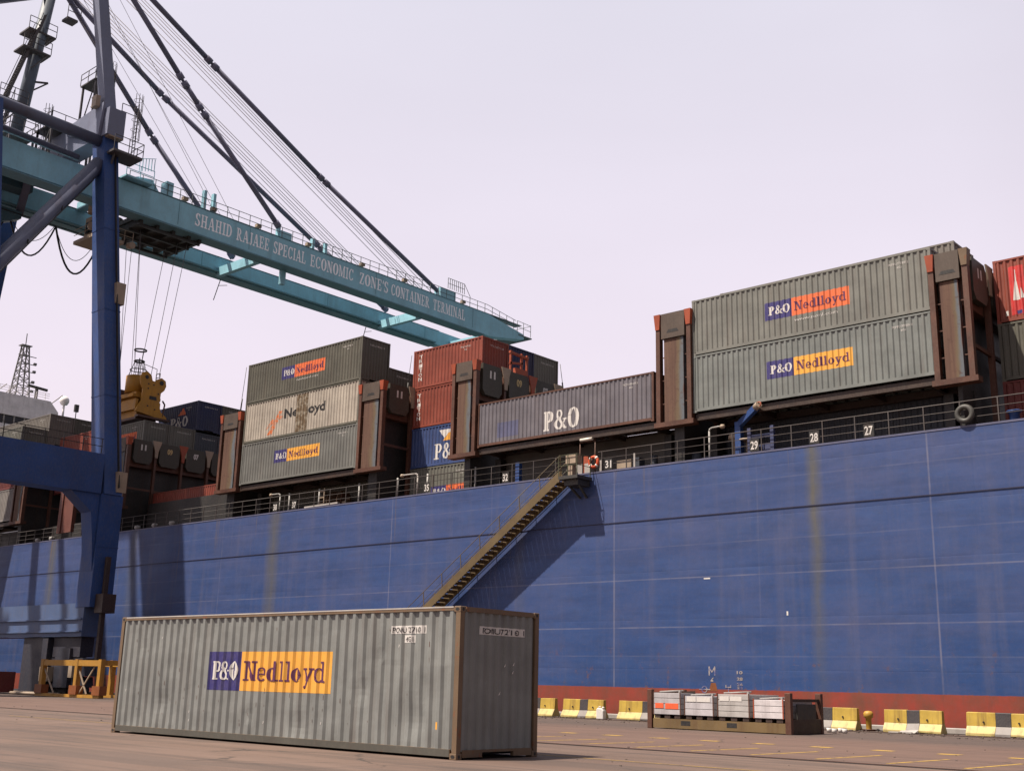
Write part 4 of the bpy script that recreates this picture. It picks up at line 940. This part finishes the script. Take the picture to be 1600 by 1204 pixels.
# girders
def girder(xa, xb, name, zb=39.75, zu=42.15):
    m = MB(); m.prism([(-6, zb), (42.9, zb), (92.6, zb-.1), (98.4, zb+.9), (98.4, zb+1.5), (92.2, zu+.05), (44.2, zu), (44, 42.15), (-6, 42.15)], 'x', xa, xb)
    o = part(name, m, TEAL, cr)
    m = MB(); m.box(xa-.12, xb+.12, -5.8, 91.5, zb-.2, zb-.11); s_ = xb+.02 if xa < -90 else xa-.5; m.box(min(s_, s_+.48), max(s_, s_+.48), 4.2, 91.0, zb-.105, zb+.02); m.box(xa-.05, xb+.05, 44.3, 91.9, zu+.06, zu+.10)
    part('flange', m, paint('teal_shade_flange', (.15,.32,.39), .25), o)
    return o
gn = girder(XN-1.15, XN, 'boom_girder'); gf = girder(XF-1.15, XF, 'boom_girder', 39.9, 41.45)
for xx, gg in ((XN, gn), (XF, gf)):
    m = MB()
    for y in (51.6, 59.2, 75.0, 89.6): m.box(xx, xx+.02, y-.02, y+.02, 39.95, 41.4 if gg is gf else 42.1)
    part('splice_seam', m, paint('teal_seam', (.16,.36,.44), .2), gg)
m = MB()
for z in (21.5, 28.5, 35.5):
    t_ = (z-13.97)/(45-13.97); xc = -77.05+(-83.75+77.05)*t_; a_ = .93; b_ = .71-.08*t_; m.box(xc-a_-.012, xc+a_+.012, WY-b_-.012, WY+b_+.012, z, z+.10)
m.box(-78.13, -76.17, WY-.88, WY+.88, 10.2, 10.28); part('leg_splice', m, CBLUE, cr)
m = MB(); m.bar((-76.0, WY+.3, 14.5), (-82.3, WY+.3, 43.0), .06, .22); part('cable_tray', m, DARK, cr)
# lettering on the near girder
wds = (('SHAHID', 53.3, 57.2), ('RAJAEE', 57.75, 61.4), ('SPECIAL', 61.95, 65.8), ('ECONOMIC', 66.4, 71.9), ("ZONE'S", 72.8, 76.7), ('CONTAINER', 77.15, 82.75), ('TERMINAL', 83.35, 88.3))
for w_, a, b_ in wds: part('lettering', flat(serif_word(w_, a, b_, 40.42, 1.2), lambda u, v, l: (XN+.004+l, u, v)), LETW, gn)
# tie beams between girders, end frame
m = MB()
for y in (60.6, 82.0): m.bar((XN-1.2, y+.6, 39.9), (XF+.02, y+.6, 39.9), .5, .9); m.bar((XF+.1, y+1.6, 40.2), (XF+1.8, y+.5, 40.2), .25, .5)
m.box(XF+.02, XN-1.17, 93.6, 94.4, 39.7, 40.6); m.box(XF+.02, XN-1.17, 46.0, 46.8, 41.4, 42.1); m.box(XF+.02, XN-1.17, 22.0, 23, 42.2, 43.2); [part('tie_beam', p_, TEAL, cr) for p_ in pieces(m)]
m = MB()
for y in (64.0,): m.box(XN-1.6, XN-1.18, y, y+.5, 38.2, 40.0)
for y in (54.3, 55.3, 66.9, 62.7, 68.5): m.box(XN-.9, XN-.5, y, y+.28, 42.2, 44.3 if y < 56 else 43.6)
m.box(XN-.9, XN-.3, 62.9, 64.2, 42.2, 43.1); m.box(XN-1.0, XN-.05, 84.4, 86.8, 42.2, 43.3); m.box(XN-1.0, XN-.1, 50.2, 50.9, 42.2, 43.6); part('stay_bracket', m, TEAL, cr)
# boom walkway and rail
m = MB(); m.box(XN-1.1, XN+.0, 46.5, 98.0, 42.24, 42.28)
y = 46.6
while y < 97:
    m.bar((XN-.05, y, 42.2 if y < 92 else 42.2-(y-92)*.13), (XN-.05, y, 43.3 if y < 92 else 43.3-(y-92)*.13), .05); y += 1.25
for z in (42.75, 43.3): m.bar((XN-.05, 46.6, z), (XN-.05, 92, z), .045); m.bar((XN-.05, 92, z), (XN-.05, 97, z-.65), .045)
for i in range(9): t = i/8; m.bar((XN+.3, 85.2+2.6*t, 43.3), (XN+.3, 85.2+2.6*t, 44.5), .05)
m.path([(XN+.3,85.2,44.5),(XN+.3,87.8,44.5),(XN+.3,88.8,43.2)], .03); m.path([(XN+.3,85.2,43.9),(XN+.3,87.8,43.9)], .03)
for X in (XN, XN-2.5, XN-4.5): 
    for y in (97.2, 98.3, 99.6): m.bar((X, y, 41.2), (X, y, 42.7), .05)
    m.path([(X,97.2,42.7),(X,99.6,42.6)], .03); m.path([(X,97.2,42.0),(X,99.6,41.9)], .03)
m.box(XN-4.6, XN+.05, 97.4, 99.8, 41.0, 41.12)
m.path([(XN,99.6,42.6),(XN-4.5,99.6,42.6)], .03); part('boom_walkway', m, paint('walkway_steel', (.22,.26,.27), .3), cr)
m = MB()
y = 60.
for y in (48, 52, 55, 60, 66, 73, 79, 88): m.box(XN-.5, XN-.1, y, y+.5, 42.5, 42.8)
part('floodlight', m, CREAM, cr)
m = MB()
for y, X in ((61.5, XF), (80.6, XF)): m.bar((X, y, 39.3), (X, y-.6, 37.0), .06); m.bar((X, y-.2, 38.6), (X, y+.8, 38.9), .05)
part('hanging_rod', m, DGREY, cr)
# forestays
def stay(pts, r=.24):
    m = MB()
    for a, b_ in zip(pts, pts[1:]):
        a, b_ = Vector(a), Vector(b_); d = (b_-a).normalized(); m.tube(a+d*.55, b_-d*.55, r, n=12); m.tube(b_-d*.75, b_-d*.1, r*1.32, n=10); m.tube(a+d*.1, a+d*.75, r*1.32, n=10); m.tube(a, b_, r*.55, n=8)
    part('forestay', m, STAY, cr)
stay([APN, (-86, 53.8, 56.9), (-86, 67.8, 50.1), (-86, 85.4, 42.6)]); stay([APN, (-86, 51.0, 53.9), (-86, 53.3, 51.8), (-86, 62.9, 43.4)])
stay([APF, (-92.0, 51.9, 50.6), (-92.0, 62.1, 41.4)]); stay([APF, (-92.0, 52.6, 55.1), (-92, 72.5, 45.9), (-92.0, 82.7, 41.4)])
# hoist ropes
for i, (y1, x_) in enumerate(((84.3,-86.4), (83.8,-86.9), (83.5,-87.05), (83.2,-87.3), (82.9,-87.5), (82.6,-88.), (81.8,-90.5), (81.6,-90.7), (81.2,-91.), (80.9,-91.2), (80.4,-91.4), (79.8,-91.8))):
    m = MB(); m.tube((x_, 41.6, 63.2-.17*i), (x_, y1, 42.6), .036, n=5); part('boom_rope', m, ROPEL, cr)
for i, (x_, y1) in enumerate(((-86.2, 58), (-88, 58.5), (-90, 59), (-91.5, 59.4), (-86.3, 56.0))):
    m = MB(); m.tube((x_, 42, 61.5-i*.5), (x_, y1, 42.4), .02, n=5); part('boom_rope', m, ROPE, cr)
# trolley
m = MB(); m.box(-91.9, -86.0, 48.3, 54.6, 39.75, 40.15)
for y in (48.4, 50, 51.6, 53.2, 54.3): m.box(-91.9, -86.1, y, y+.28, 39.2, 39.74)
for x in (-91.6, -89.9, -88.1, -86.4): m.box(x, x+.22, 48.4, 54.5, 39.0, 39.2)
for x, y in ((-91.,49.), (-91.,53.2), (-87.,49.), (-87.,53.2)): m.tube((x-.3, y, 40.6), (x+.3, y, 40.6), .5, n=16)
m.box(-90.5, -87.5, 50, 52.8, 40.16, 41.4); tr = part('trolley', m, DGREY, cr)
m = MB(); m.box(-90.6, -87.0, 44.9, 47.6, 37.2, 37.5); m.box(-90.2, -87.6, 45.6, 47.3, 37.52, 39.7); cb = part('operator_cab', m, CREAM, cr)
m = MB(); m.box(-87.58, -87.5, 45.8, 47.1, 37.9, 39.2); m.box(-89.9, -87.9, 47.31, 47.36, 37.7, 39.3); m.box(-89.9, -87.9, 45.5, 45.58, 38.2, 39.2); part('cab_window', m, plain('dark_glass', (.02,.022,.03)), cb)
m = MB()
for y in (44.9, 45.6, 46.3, 47., 47.6, 48.4): m.bar((-87.0, y, 37.4), (-87., y, 38.5), .05)
m.path([(-90.6,44.9,38.5),(-87,44.9,38.5),(-87,48.4,38.5)], .03); m.path([(-90.6,44.9,38.),(-87,44.9,38.),(-87,48.4,38.)], .03); m.tube((-87.2,44.6,37.9),(-86.6,44.3,37.8),.3,n=12); m.tube((-87.2,48.2,37.3),(-86.6,48.2,37.2),.3,n=12); m.tube((-88.5,45.2,39.6),(-88.5,45.2,41.),.35,n=12); part('cab_platform', m, CREAM, cb)
# hoisting ropes of the spreader
for i, (xt, yt, xb, yb) in enumerate(((-91,49.2,-90.4,49.9), (-91,50.6,-90.2,50.3), (-89.5,49.2,-89.4,49.9), (-89.3,53.0,-89.2,51.6), (-88,49.6,-88,50.2), (-87.3,49.2,-87.0,49.9), (-87.4,53.0,-87.2,51.6), (-86.8,53.6,-86.7,52.1))):
    m = MB(); m.tube((xt, yt, 39.1), (xb, yb, 26.4), .024, n=5); part('hoist_rope', m, ROPE, cr)
# festoon cable
m = MB()
def loop(a, b_, sag, r, n=14):
    a, b_ = Vector(a), Vector(b_); pts = []
    for i in range(n+1):
        t = i/n; p = a.lerp(b_, t); p.z -= sag*4*t*(1-t); pts.append(p)
    m.path(pts, r, 6)
zf = 38.9
for a, b_, sg, r in ((35.5,39.9,4.6,.07), (39.9,44.1,4.4,.08), (44.1,48.3,5.0,.09), (44.1,48.,3.4,.03), (39.9,44.,2.6,.03), (31,35.5,4.6,.07)): loop((XF+.5, a, zf+.2), (XF+.5, b_, zf+.2), sg*.75, r)
m.tube((-92, 33, 38.95), (-92, 47, 38.95), .05); part('festoon_cable', m, BLK, cr)
m = MB(); m.bar((-77.2, 33.6, 16.8), (-82.9, 33.2, 43.4), 1.5, 1.3, ref=(0,1,0)); part('cable_mast', m, CBLUE, cr)
# towers, platforms and ladders
def rails(m, pts, h=1.1, n=None):
    for a, b_ in zip(pts, pts[1:]):
        a, b_ = Vector(a), Vector(b_); k = max(1, int((b_-a).length/.9))
        for i in range(k+1): p = a.lerp(b_, i/k); m.bar(p, p+Vector((0,0,h)), .05)
        for z in (h*.5, h): m.bar(a+Vector((0,0,z)), b_+Vector((0,0,z)), .05)
def cage(m, x, y, z0, z1, r=.38):
    m.bar((x-.22, y, z0), (x-.22, y, z1), .05); m.bar((x+.22, y, z0), (x+.22, y, z1), .05)
    z = z0
    while z < z1: m.bar((x-.22, y, z), (x+.22, y, z), .035); z += .35
    for t in (-60, -20, 20, 60, 100, 140): c_, s_ = math.cos(math.radians(t)), math.sin(math.radians(t)); m.bar((x+r*c_, y+r*s_, z0+1.8), (x+r*c_, y+r*s_, z1+.9), .035)
    z = z0+1.8
    while z < z1+1: m.torus((x, y, z), r, .02, 'z', 10, 4); z += .9
def tower(name, x0, x1, y0, y1, z0, z1, mid, mat, cages):
    m = MB()
    for x in (x0, x1):
        for y in (y0, y1): m.bar((x, y, z0), (x, y, z1), .16)
    for z in mid+[z1]:
        m.box(x0-.2, x1+.2, y0-.2, y1+.2, z-.12, z)
        rails(m, [(x0-.2,y0-.2,z),(x1+.2,y0-.2,z),(x1+.2,y1+.2,z),(x0-.2,y1+.2,z)])
    for a, b_ in zip([z0]+mid, mid+[z1]): m.bar((x1, y0, a), (x1, y1, b_), .08); m.bar((x0, y0, a), (x1, y0, b_), .08)
    for c_ in cages: cage(m, *c_)
    return part(name, m, mat, cr)
PLM = paint('platform_steel', (.13,.12,.13), .45)
tower('ladder_tower', -91.5, -89.3, 44.5, 45.9, 42.2, 52.4, [47.4], PLM, [(-90.3, 45.2, 47.5, 53.4), (-89.4, 45.9, 47.4, 53.6)])
tower('service_platform', -92.0, -89.5, 41.2, 43.2, 42.2, 46.8, [], PLM, [(-91, 41.4, 42.3, 48.2)])
tower('service_platform', -92.5, -90., 38., 40., 42.2, 45.2, [], PLM, [])
m = MB(); m.box(-83.2, -81.2, WY-.4, WY+2.2, 42.4, 42.6); rails(m, [(-83.2,WY+2.2,42.6),(-81.2,WY+2.2,42.6),(-81.2,WY-.4,42.6)], 1.2); cage(m, -82.2, WY+1.8, 42.6, 47.6); rails(m, [(-82.9,WY+.8,46.2),(-82.9,WY+2.4,46.2)], 1.4); m.bar((-81.8,WY,42.4),(-82.4,WY,41.),.14); part('service_platform', m, PLM, cr)
m = MB(); m.box(-86.5, -84.6, 45.8, 48.4, 42.3, 42.45); rails(m, [(-84.6,45.8,42.45),(-84.6,48.4,42.45)], 1.1); m.prism([(45.6,42.2),(49.6,42.2),(48.8,43.2),(47.4,43.0)], 'x', -86.4, -85.5); 
for i in range(6): t = i/5; m.bar((-84.9, 47.1+1.4*t, 43.2+.5*t), (-84.9, 47.1+1.4*t, 44.4+.4*t), .05)
m.path([(-84.9,47.1,44.4),(-84.9,48.6,44.9)], .03); part('hinge_platform', m, TEAL, cr)
# stairs up the far mast
m = MB(); y0_, z0_ = 38.6, 45.6
def flight(p, q, n):
    p, q = Vector(p), Vector(q)
    for dx in (-.4, .4): m.bar(p+Vector((dx,0,0)), q+Vector((dx,0,0)), .06, .22); m.bar(p+Vector((dx,0,1.)), q+Vector((dx,0,1.)), .05)
    for i in range(n+1): r_ = p.lerp(q, i/n); m.box(r_.x-.38, r_.x+.38, r_.y-.12, r_.y+.12, r_.z, r_.z+.04)
flight((-92.8, 38.0, 44.2), (-92.8, 38.9, 49.0), 16); flight((-92.5, 38.2, 49.0), (-92.1, 39.9, 56.0), 24); flight((-92.2, 40.0, 56.0), (-91.8, 41.0, 61.0), 18)
for x, y, z in ((-93, 38.5, 49.), (-92.6, 40.0, 56.0), (-92.3, 39.6, 54.)): m.box(x-1., x+.8, y-.9, y+1.6, z-.15, z); rails(m, [(x+.8,y-.9,z),(x+.8,y+1.6,z)], 1.1); m.bar((x+.6, y+1.4, z), (x+.2, y+.3, z-1.6), .1)
m.box(-91.2, -90.2, 41.6, 42.6, 57.4, 57.6); rails(m, [(-90.2,41.6,57.6),(-90.2,42.8,57.6)], 1.2)
m.bar((-93.0,40.3,51.6),(-92.2,41.6,51.7),.14); m.bar((-92.2,41.6,51.7),(-92.9,40.6,50.8),.1); part('stairway', m, PLM, cr)
# landside: machinery house and back of girders
m = MB(); m.box(-92.2, -85.3, -4.5, 11.5, 43.25, 48.4); mh = part('machinery_house', m, WHITE, cr)
m = MB(); m.prism([(-4.8, 48.42), (11.8, 48.42), (11.8, 48.6), (3.5, 49.2), (-4.8, 48.6)], 'x', -92.5, -85.0); part('house_roof', m, CBLUE, mh)
m = MB(); m.box(-85.28, -85.24, -3, -2, 43.4, 45.4); 
for y in (0, 3, 6, 9): m.box(-85.28, -85.25, y, y+1.2, 45.2, 46.4)
part('house_window', m, plain('dark_glass', (.02,.022,.03)), mh)
m = MB(); m.box(XF, XN-1.2, 33.5, 41.5, 42.2, 42.5); m.box(-91.6, -90.1, 35, 40.6, 40.4, 41.9); m.box(XF-.1, XF+.9, 30, 38.5, 36.4, 39.2); m.prism([(36,36.4),(40.8,38.6),(40.8,39.2),(36,39.2)], 'x', XF, XF+1.0); part('machinery_deck', m, paint('teal_dark', (.05,.11,.14), .4), cr)
m = MB(); m.bar((XN-1.2, 38.8, 42.2), (XF, 41, 39.4), .6); m.tube((XN+.1, 41.8, 42.6), (XN+.1, 20, 43.2), .28, n=10); part('hydraulic_pipe', m, CPIPE, cr)

# ================================================================ spreader
sp_ = thing('crane_spreader', 'yellow crane spreader and headblock hanging from ropes beside the blue leg', 'spreader', (-88.6, 50.9, 24))
m = MB(); ya_, yb_ = 49.95, 52.3
m.box(-90.6, -86.9, ya_+.25, yb_-.25, 24.1, 24.75); m.tube((-88.1, 50.9, 24.8), (-88.1, 50.9, 26.3), .95, n=24); m.box(-91.6, -86.4, ya_, ya_+.25, 23.1, 24.0); m.box(-91.6, -86.4, yb_-.3, yb_, 23.1, 24.0); m.box(-91.4, -86.6, ya_+.3, yb_-.35, 22.5, 23.7); m.box(-91.5, -86.6, ya_-.2, yb_+.1, 24.2, 24.45); hb = part('headblock', m, YEL, sp_)
m = MB(); cy = 51.35
pr = [(cy-1.5, 22.9), (cy+1.55, 22.5), (cy+1.5, 22.8), (cy+.9, 23.2), (cy+.72, 23.8), (cy+.75, 24.8), (cy+1.05, 25.1), (cy+1.2, 25.5), (cy+1.1, 25.95), (cy+.7, 26.15), (cy+.3, 25.95), (cy+.1, 25.7), (cy-.15, 25.75), (cy-.3, 26.2), (cy-.7, 26.45), (cy-1.1, 26.3), (cy-1.3, 25.9), (cy-1.2, 25.3), (cy-.95, 24.9), (cy-1.0, 23.9)]
m.prism(pr, 'x', -86.35, -86.15); ep = part('end_plate', m, YEL, sp_)
m = MB()
for yy, zz, rr in ((cy+.72, 25.7, .2), (cy-.72, 25.95, .17)): m.tube((-86.14, yy, zz), (-86.12, yy, zz), rr, n=14)
m.prism([(cy-.3, 24.1), (cy+.4, 24.1), (cy+.35, 24.4), (cy-.3, 24.4)], 'x', -86.145, -86.13)
for yy, zz in ((cy-.4,23.5),(cy+.3,23.3),(cy-.5,25.),(cy+.5,24.7),(cy,25.4),(cy-.5,25.4)): m.tube((-86.14, yy, zz), (-86.12, yy, zz), .07, n=8)
part('plate_hole', m, DARK, ep)
m = MB(); m.box(-86.5, -86.0, cy-1.3, cy+1.75, 22.45, 22.62); m.bar((-86.2, cy+1.1, 22.8), (-86.2, cy+1.25, 23.9), .1); m.bar((-86.2,cy+1.25,23.9),(-86.2,cy+1.0,24.2),.1); m.box(-91.5,-86.5,ya_+.2,yb_-.2,22.3,22.5); m.box(-90.9, -90.6, ya_-.12, ya_-.02, 22.9, 23.9); part('flipper', m, RUSTM, sp_)
m = MB(); 
for i in range(8): t = i*math.pi/4; m.bar((-88.1+.85*math.cos(t), 50.9+.85*math.sin(t), 26.3), (-88.1+.38*math.cos(t), 50.9+.38*math.sin(t), 27.7), .035)
m.torus((-88.1, 50.9, 27.7), .4, .08, 'z', 18, 6); m.torus((-88.1, 50.9, 28.7), .5, .07, 'z', 18, 6); m.torus((-88.1, 50.9, 26.9), .7, .04, 'z', 18, 6)
for t in (0, 2.1, 4.2): m.bar((-88.1+.38*math.cos(t), 50.9+.38*math.sin(t), 27.7), (-88.1+.48*math.cos(t), 50.9+.48*math.sin(t), 28.7), .03)
m.tube((-88.1,50.9,26.3),(-88.1,50.9,28.),.05); part('cable_basket', m, DGREY, sp_)
m = MB(); rails(m, [(-90.9,50.,24.9),(-89.4,50.,24.9)], 1.1); rails(m, [(-87.,52.,25.9),(-86.4,52.,25.9)], .7); m.tube((-90.5,50.6,25.2),(-90.5,51.4,25.2),.35,n=14); m.tube((-91.2,50.6,24.9),(-91.2,51.4,24.9),.35,n=14); part('sheave_guard', m, RUSTM, sp_)
m = MB(); m.path([(-86.8,51.9,25.6),(-86.8,51.9,27.),(-86.8,50.6,27.2),(-86.8,50.6,26.)], .03); part('guard_frame', m, STEEL, sp_)

# ================================================================ quay furniture
def barrier(label, x, y, rz=0., L=2.35, dark=(.42, .62), base=None):
    o = thing('concrete_barrier', label, 'barrier', (x, y, 0), rz, 'yellow and black concrete barriers along the quay edge')
    prof_ = [(-.30, 0), (.30, 0), (.30, .10), (.13, .36), (.09, .84), (-.09, .84), (-.13, .36), (-.30, .10)]
    segs = [(0, dark[0]*L, CONC), (dark[0]*L, dark[1]*L, CONCB), (dark[1]*L, L, CONC)]
    for a, b_, mt in segs:
        m = MB(); m.prism([(p, z) for p, z in [(-.13,.36),(.13,.36),(.09,.84),(-.09,.84)]], 'x', a+.0, b_)
        m2 = MB(); m2.prism([(-.30,.0),(.30,.0),(.30,.10),(.132,.358),(-.132,.358),(-.30,.10)], 'x', a, b_)
        for nm_, q_, k_ in (('upper_face', m, mt), ('foot', m2, CONCL if mt is CONC else paint('barrier_grey_foot', (.22,.20,.19), .05))):
            q_.v = [(vx, vy+random.uniform(-.008,.008), max(0, vz+(random.uniform(-.012,.012) if .05 < vz else random.uniform(0,.04)))) for vx, vy, vz in q_.v]
            b_o = link(nm_, q_.mesh(nm_), k_, o); bevel(b_o, .014, 2)
    m = MB()
    for a in (.25, .75): m.tube((a*L, -.13, .5), (a*L, -.16, .5), .035, n=8)
    link('lifting_hole', m.mesh('lifting_hole'), DARK, o)
    return o
YB = 44.35
barrier('yellow and black barrier just right of the foreground container, its left part hidden', -38.3, YB, .0)
barrier('yellow and black barrier between the foreground container and the white jerrycan', -35.45, YB, .01)
barrier('yellow and black barrier partly hidden behind the left post of the flat rack', -32.2, YB, -.01, dark=(.55,.85))
barrier('yellow and black barrier behind the crates on the flat rack', -28.6, YB)
barrier('yellow and black barrier right of the flat rack, beside the yellow bollard', -23.1, YB, .0, L=2.35, dark=(.36,.56))
barrier('yellow and black barrier with broken foot between the yellow bollard and the right edge', -19.65, YB, 0, L=2.25, dark=(.40,.62))
barrier('yellow and black barrier cut by the right edge of the picture', -16.5, YB, 0, L=2.5, dark=(.42,.64))
o = thing('mooring_bollard', 'rounded yellow bollard beside the barrier right of the flat rack', 'bollard', (-20.45, YB+.25, 0))
m = MB(); m.lathe((-20.45, YB+.25, 0), [(.11,.0),(.11,.46),(.18,.52),(.19,.66),(.13,.74),(0,.76)], 18); part('post', m, paint('bollard_yellow', (.48,.27,.03), .1), o)
m = MB(); m.lathe((-20.45, YB+.25, 0), [(.26,.0),(.34,.06),(0,.07)], 18); part('base_plate', m, RUSTM, o)
# flat rack with crates
fr = thing('flat_rack', 'rusty flat rack container base with end posts carrying pale metal boxes', 'flat rack', (-22.5, 37.8, 0))
rx0, rx1, ry0, ry1 = -25.45, -19.60, 36.75, 39.1
m = MB(); m.box(rx0+.25, rx1-.2, ry0, ry0+.14, .03, .36); m.box(rx0+.25, rx1-.2, ry1-.14, ry1, .03, .36); m.box(rx0+.2, rx1-.2, ry0+.15, ry1-.15, .22, .34)
part('base_frame', m, paint('rack_ochre', (.26,.17,.07), .6, dirt=.8), fr)
m = MB()
for x in (-23.8, -21.9): m.box(x-.2, x+.2, ry0-.004, ry0+.01, .14, .30)
part('fork_pocket', m, DARK, fr)
for x, w_ in ((rx0, .2), (rx1-.22, .22)):
    for y in (ry0-.02, ry1-.16): m = MB(); m.box(x, x+w_, y, y+.18, 0, 1.38 if x < -22 else 1.36); part('corner_post', m, RUSTM, fr, bev=.015)
m = MB(); m.box(rx1-.2, rx1-.02, ry0+.17, ry1-.17, .02, .5); m.bar((rx1-.1, ry0+.17, 1.12), (rx1-.1, ry1-.17, 1.12), .1); m.bar((rx0+.1, ry0+.17, 1.15), (rx0+.1, ry1-.17, 1.15), .1); m.bar((rx0+.1, ry0+.2, 1.22), (rx0+1.5, ry0+.9, 1.30), .1); part('end_wall', m, RUSTD, fr)
m = MB(); m.box(rx1-.06, rx1-.02, ry0+.5, ry1-.5, .5, 1.0); part('end_panel', m, DGREY, fr)
CRM = [paint('crate_%d' % i, c_, .15, dirt=.5, scale=2.5) for i, c_ in enumerate(((.46,.44,.46), (.52,.50,.53), (.45,.43,.42), (.64,.60,.62)))]
labs = ('pale grey metal box with two orange labels, leftmost on the flat rack', 'pale grey metal box with two white labels, second from the left on the flat rack', 'tallest grey metal box with white label band at its top, third on the flat rack', 'whitest metal box with orange edge trim at the right end of the flat rack')
for i, (x0, x1, zt2) in enumerate(((-25.18, -23.98, 1.27), (-23.83, -22.60, 1.18), (-22.45, -21.16, 1.28), (-21.02, -19.86, 1.12))):
    o = thing('metal_box', labs[i], 'box', ((x0+x1)/2, ry0+.6, .36), 0, 'metal boxes on the flat rack'); ya0 = ry0-.03
    m = MB(); zb = .50; n_ = 4 if i in (0, 2) else 3; hh = (zt2-zb)/n_
    for k in range(n_): m.box(x0, x1, ya0, ry1-.3, zb+k*hh+.008, zb+(k+1)*hh-.008)
    part('board', m, CRM[i], o, bev=.006)
    m = MB(); m.box(x0+.02, x1-.02, ya0+.02, ry1-.32, zb, zt2-.02); part('core', m, DARK, o)
    m = MB()
    for a in (x0+.05, (x0+x1)/2-.12, x1-.29): m.box(a, a+.24, ya0+.03, ry1-.35, .37, zb)
    part('runner', m, RUSTD, o)
    m = MB()
    for x in (x0, x1-.04): m.box(x, x+.04, ya0-.012, ya0-.002, zb, zt2+.03)
    part('edge_trim', m, ORNG if i == 3 else RUSTM, o)
    m = MB()
    if i == 0: m.box(x0+.1, x0+.46, ya0-.01, ya0-.003, .72, .90); m.box(x0+.54, x1-.1, ya0-.01, ya0-.003, .70, .90)
    elif i == 1: m.box(x0+.12, x0+.5, ya0-.01, ya0-.003, .98, 1.15); m.box(x0+.54, x1-.14, ya0-.01, ya0-.003, .98, 1.15)
    elif i == 2: m.box(x0+.1, x0+.48, ya0-.01, ya0-.003, 1.04, 1.2); m.box(x0+.52, x1-.3, ya0-.01, ya0-.003, 1.04, 1.2)
    if i < 3: part('label', m, plain('label_orange', (.75,.12,.04)) if i == 0 else LOGW, o)
    m = MB(); m.path([(x0+.1, ya0+.3, zt2+.03), (x1-.2, ya0+.5, zt2+.09)], .025); m.box(x1-.15, x1-.08, ya0+.1, ya0+.2, zt2, zt2+.1)
    part('strap', m, STEEL, o)
# jerrycan, litter
o = thing('jerrycan', 'white plastic jerrycan on the ground left of the flat rack', 'jerrycan', (-32.75, 43.6, 0))
m = MB(); m.prism([(-32.95,0),(-32.55,0),(-32.55,.38),(-32.65,.48),(-32.9,.50),(-32.95,.42)], 'y', 43.5, 43.75); part('body', m, LOGW, o, bev=.04)
m = MB(); m.tube((-32.65,43.62,.47),(-32.62,43.62,.54),.05,n=10); part('cap', m, LOGW, o); m = MB(); m.path([(-32.9,43.62,.5),(-32.85,43.62,.56),(-32.75,43.62,.55)],.02); part('handle', m, LOGW, o)
for i, (x, y) in enumerate(((-20.2,40.7), (-19.9,41.), (-19.7,40.1), (-19.45,40.4))):
    m = MB(); m.lathe((x, y, 0), [(0,.005),(.07,.005),(.095,.17),(.085,.17)], 12); o = single('paper_cup', m, LOGW, 'small white cup on the paving by the right end of the flat rack', 'cup', (x, y, 0), 'white cups on the paving')
rb = MB()
for i in range(420):
    x = random.uniform(-42, -12); y = random.choice((random.uniform(43.2, 44.1), random.uniform(40.5, 44.0))); s_ = random.uniform(.01, .045)
    rb.box(x-s_, x+s_*1.3, y-s_, y+s_, .001, s_*.9)
for i in range(150):
    x = random.uniform(-60, -8); y = random.uniform(18, 40); s_ = random.uniform(.006, .02); rb.box(x-s_, x+s_*1.5, y-s_, y+s_, .001, s_)
o = link('rubble', rb.mesh('rubble'), paint('rubble', (.2,.16,.14), .1)); o['kind'] = 'stuff'; tag(o, 'scattered grit and crumbs of concrete at the foot of the barriers', 'rubble')
m = MB(); m.poly([(-19.0,43.9,.01),(-18.3,43.8,.02),(-18.2,43.95,.14),(-18.9,44.0,.09)]); m.box(-19.3,-18.4,43.75,43.95,.001,.05); single('torn_sheet', m, WHITE, 'torn pale sheet at the foot of the barrier with the broken foot', 'sheet', (-18.8,43.9,0))
# yellow frame near the crane leg
o = thing('lifting_frame', 'low orange-yellow steel lifting frame on the quay under the crane', 'frame', (-71, 39.5, 0))
fx0, fx1, fy0, fy1 = -74.6, -67.4, 38.6, 41.0
m = MB()
for x in (fx0, -70.2, fx1):
    for y in (fy0, fy1): m.box(x-.17, x+.17, y-.15, y+.15, .2, 2.35)
    m.box(x-.12, x+.12, fy0+.16, fy1-.16, 2.0, 2.3)
part('upright', m, YELF, o)
m = MB()
for y in (fy0, fy1): m.box(fx0+.2, fx1-.2, y-.13, y+.13, 1.95, 2.3); m.box(fx0-.5, fx1+.3, y-.16, y+.16, .02, .2)
part('top_beam', m, YELF, o)
m = MB()
for a, b_ in ((fx0, fx0+1.6), (-70.2, -68.9), (-68.2, -69.8)): m.bar((a, fy0, 1.9), (b_, fy0, .25), .07)
part('cross_brace', m, CREAM, o)
m = MB()
for x in (fx0, -70.2, fx1): m.box(x-.45, x+.45, fy0-.25, fy0+.25, .2, .75)
part('shoe', m, paint('shoe_orange', (.35,.10,.02), .5), o)
o = thing('gear_bin', 'small dark red steel bin at the far left on the quay', 'bin', (-83, 39.6, 0))
m = MB(); m.box(-86.5, -81.6, 38.9, 40.2, .1, 1.5); part('body', m, REDD, o); m = MB()
for x in (-86.5,-84.1,-81.75): m.box(x, x+.15, 38.84, 38.9, 0, 1.62)
part('rib', m, RUSTM, o)
m = MB()
for i in range(5): m.tube((-80.+.1*i, 39.2+.2*i, .12+.05*(i%2)), (-74.9, 39.3+.18*i, .12), .09, n=8)
o = single('pipe_bundle', m, CREAM, 'bundle of pale pipes lying beside the orange-yellow frame', 'pipes', (-77.5, 39.5, 0))
bpy.context.view_layer.update()
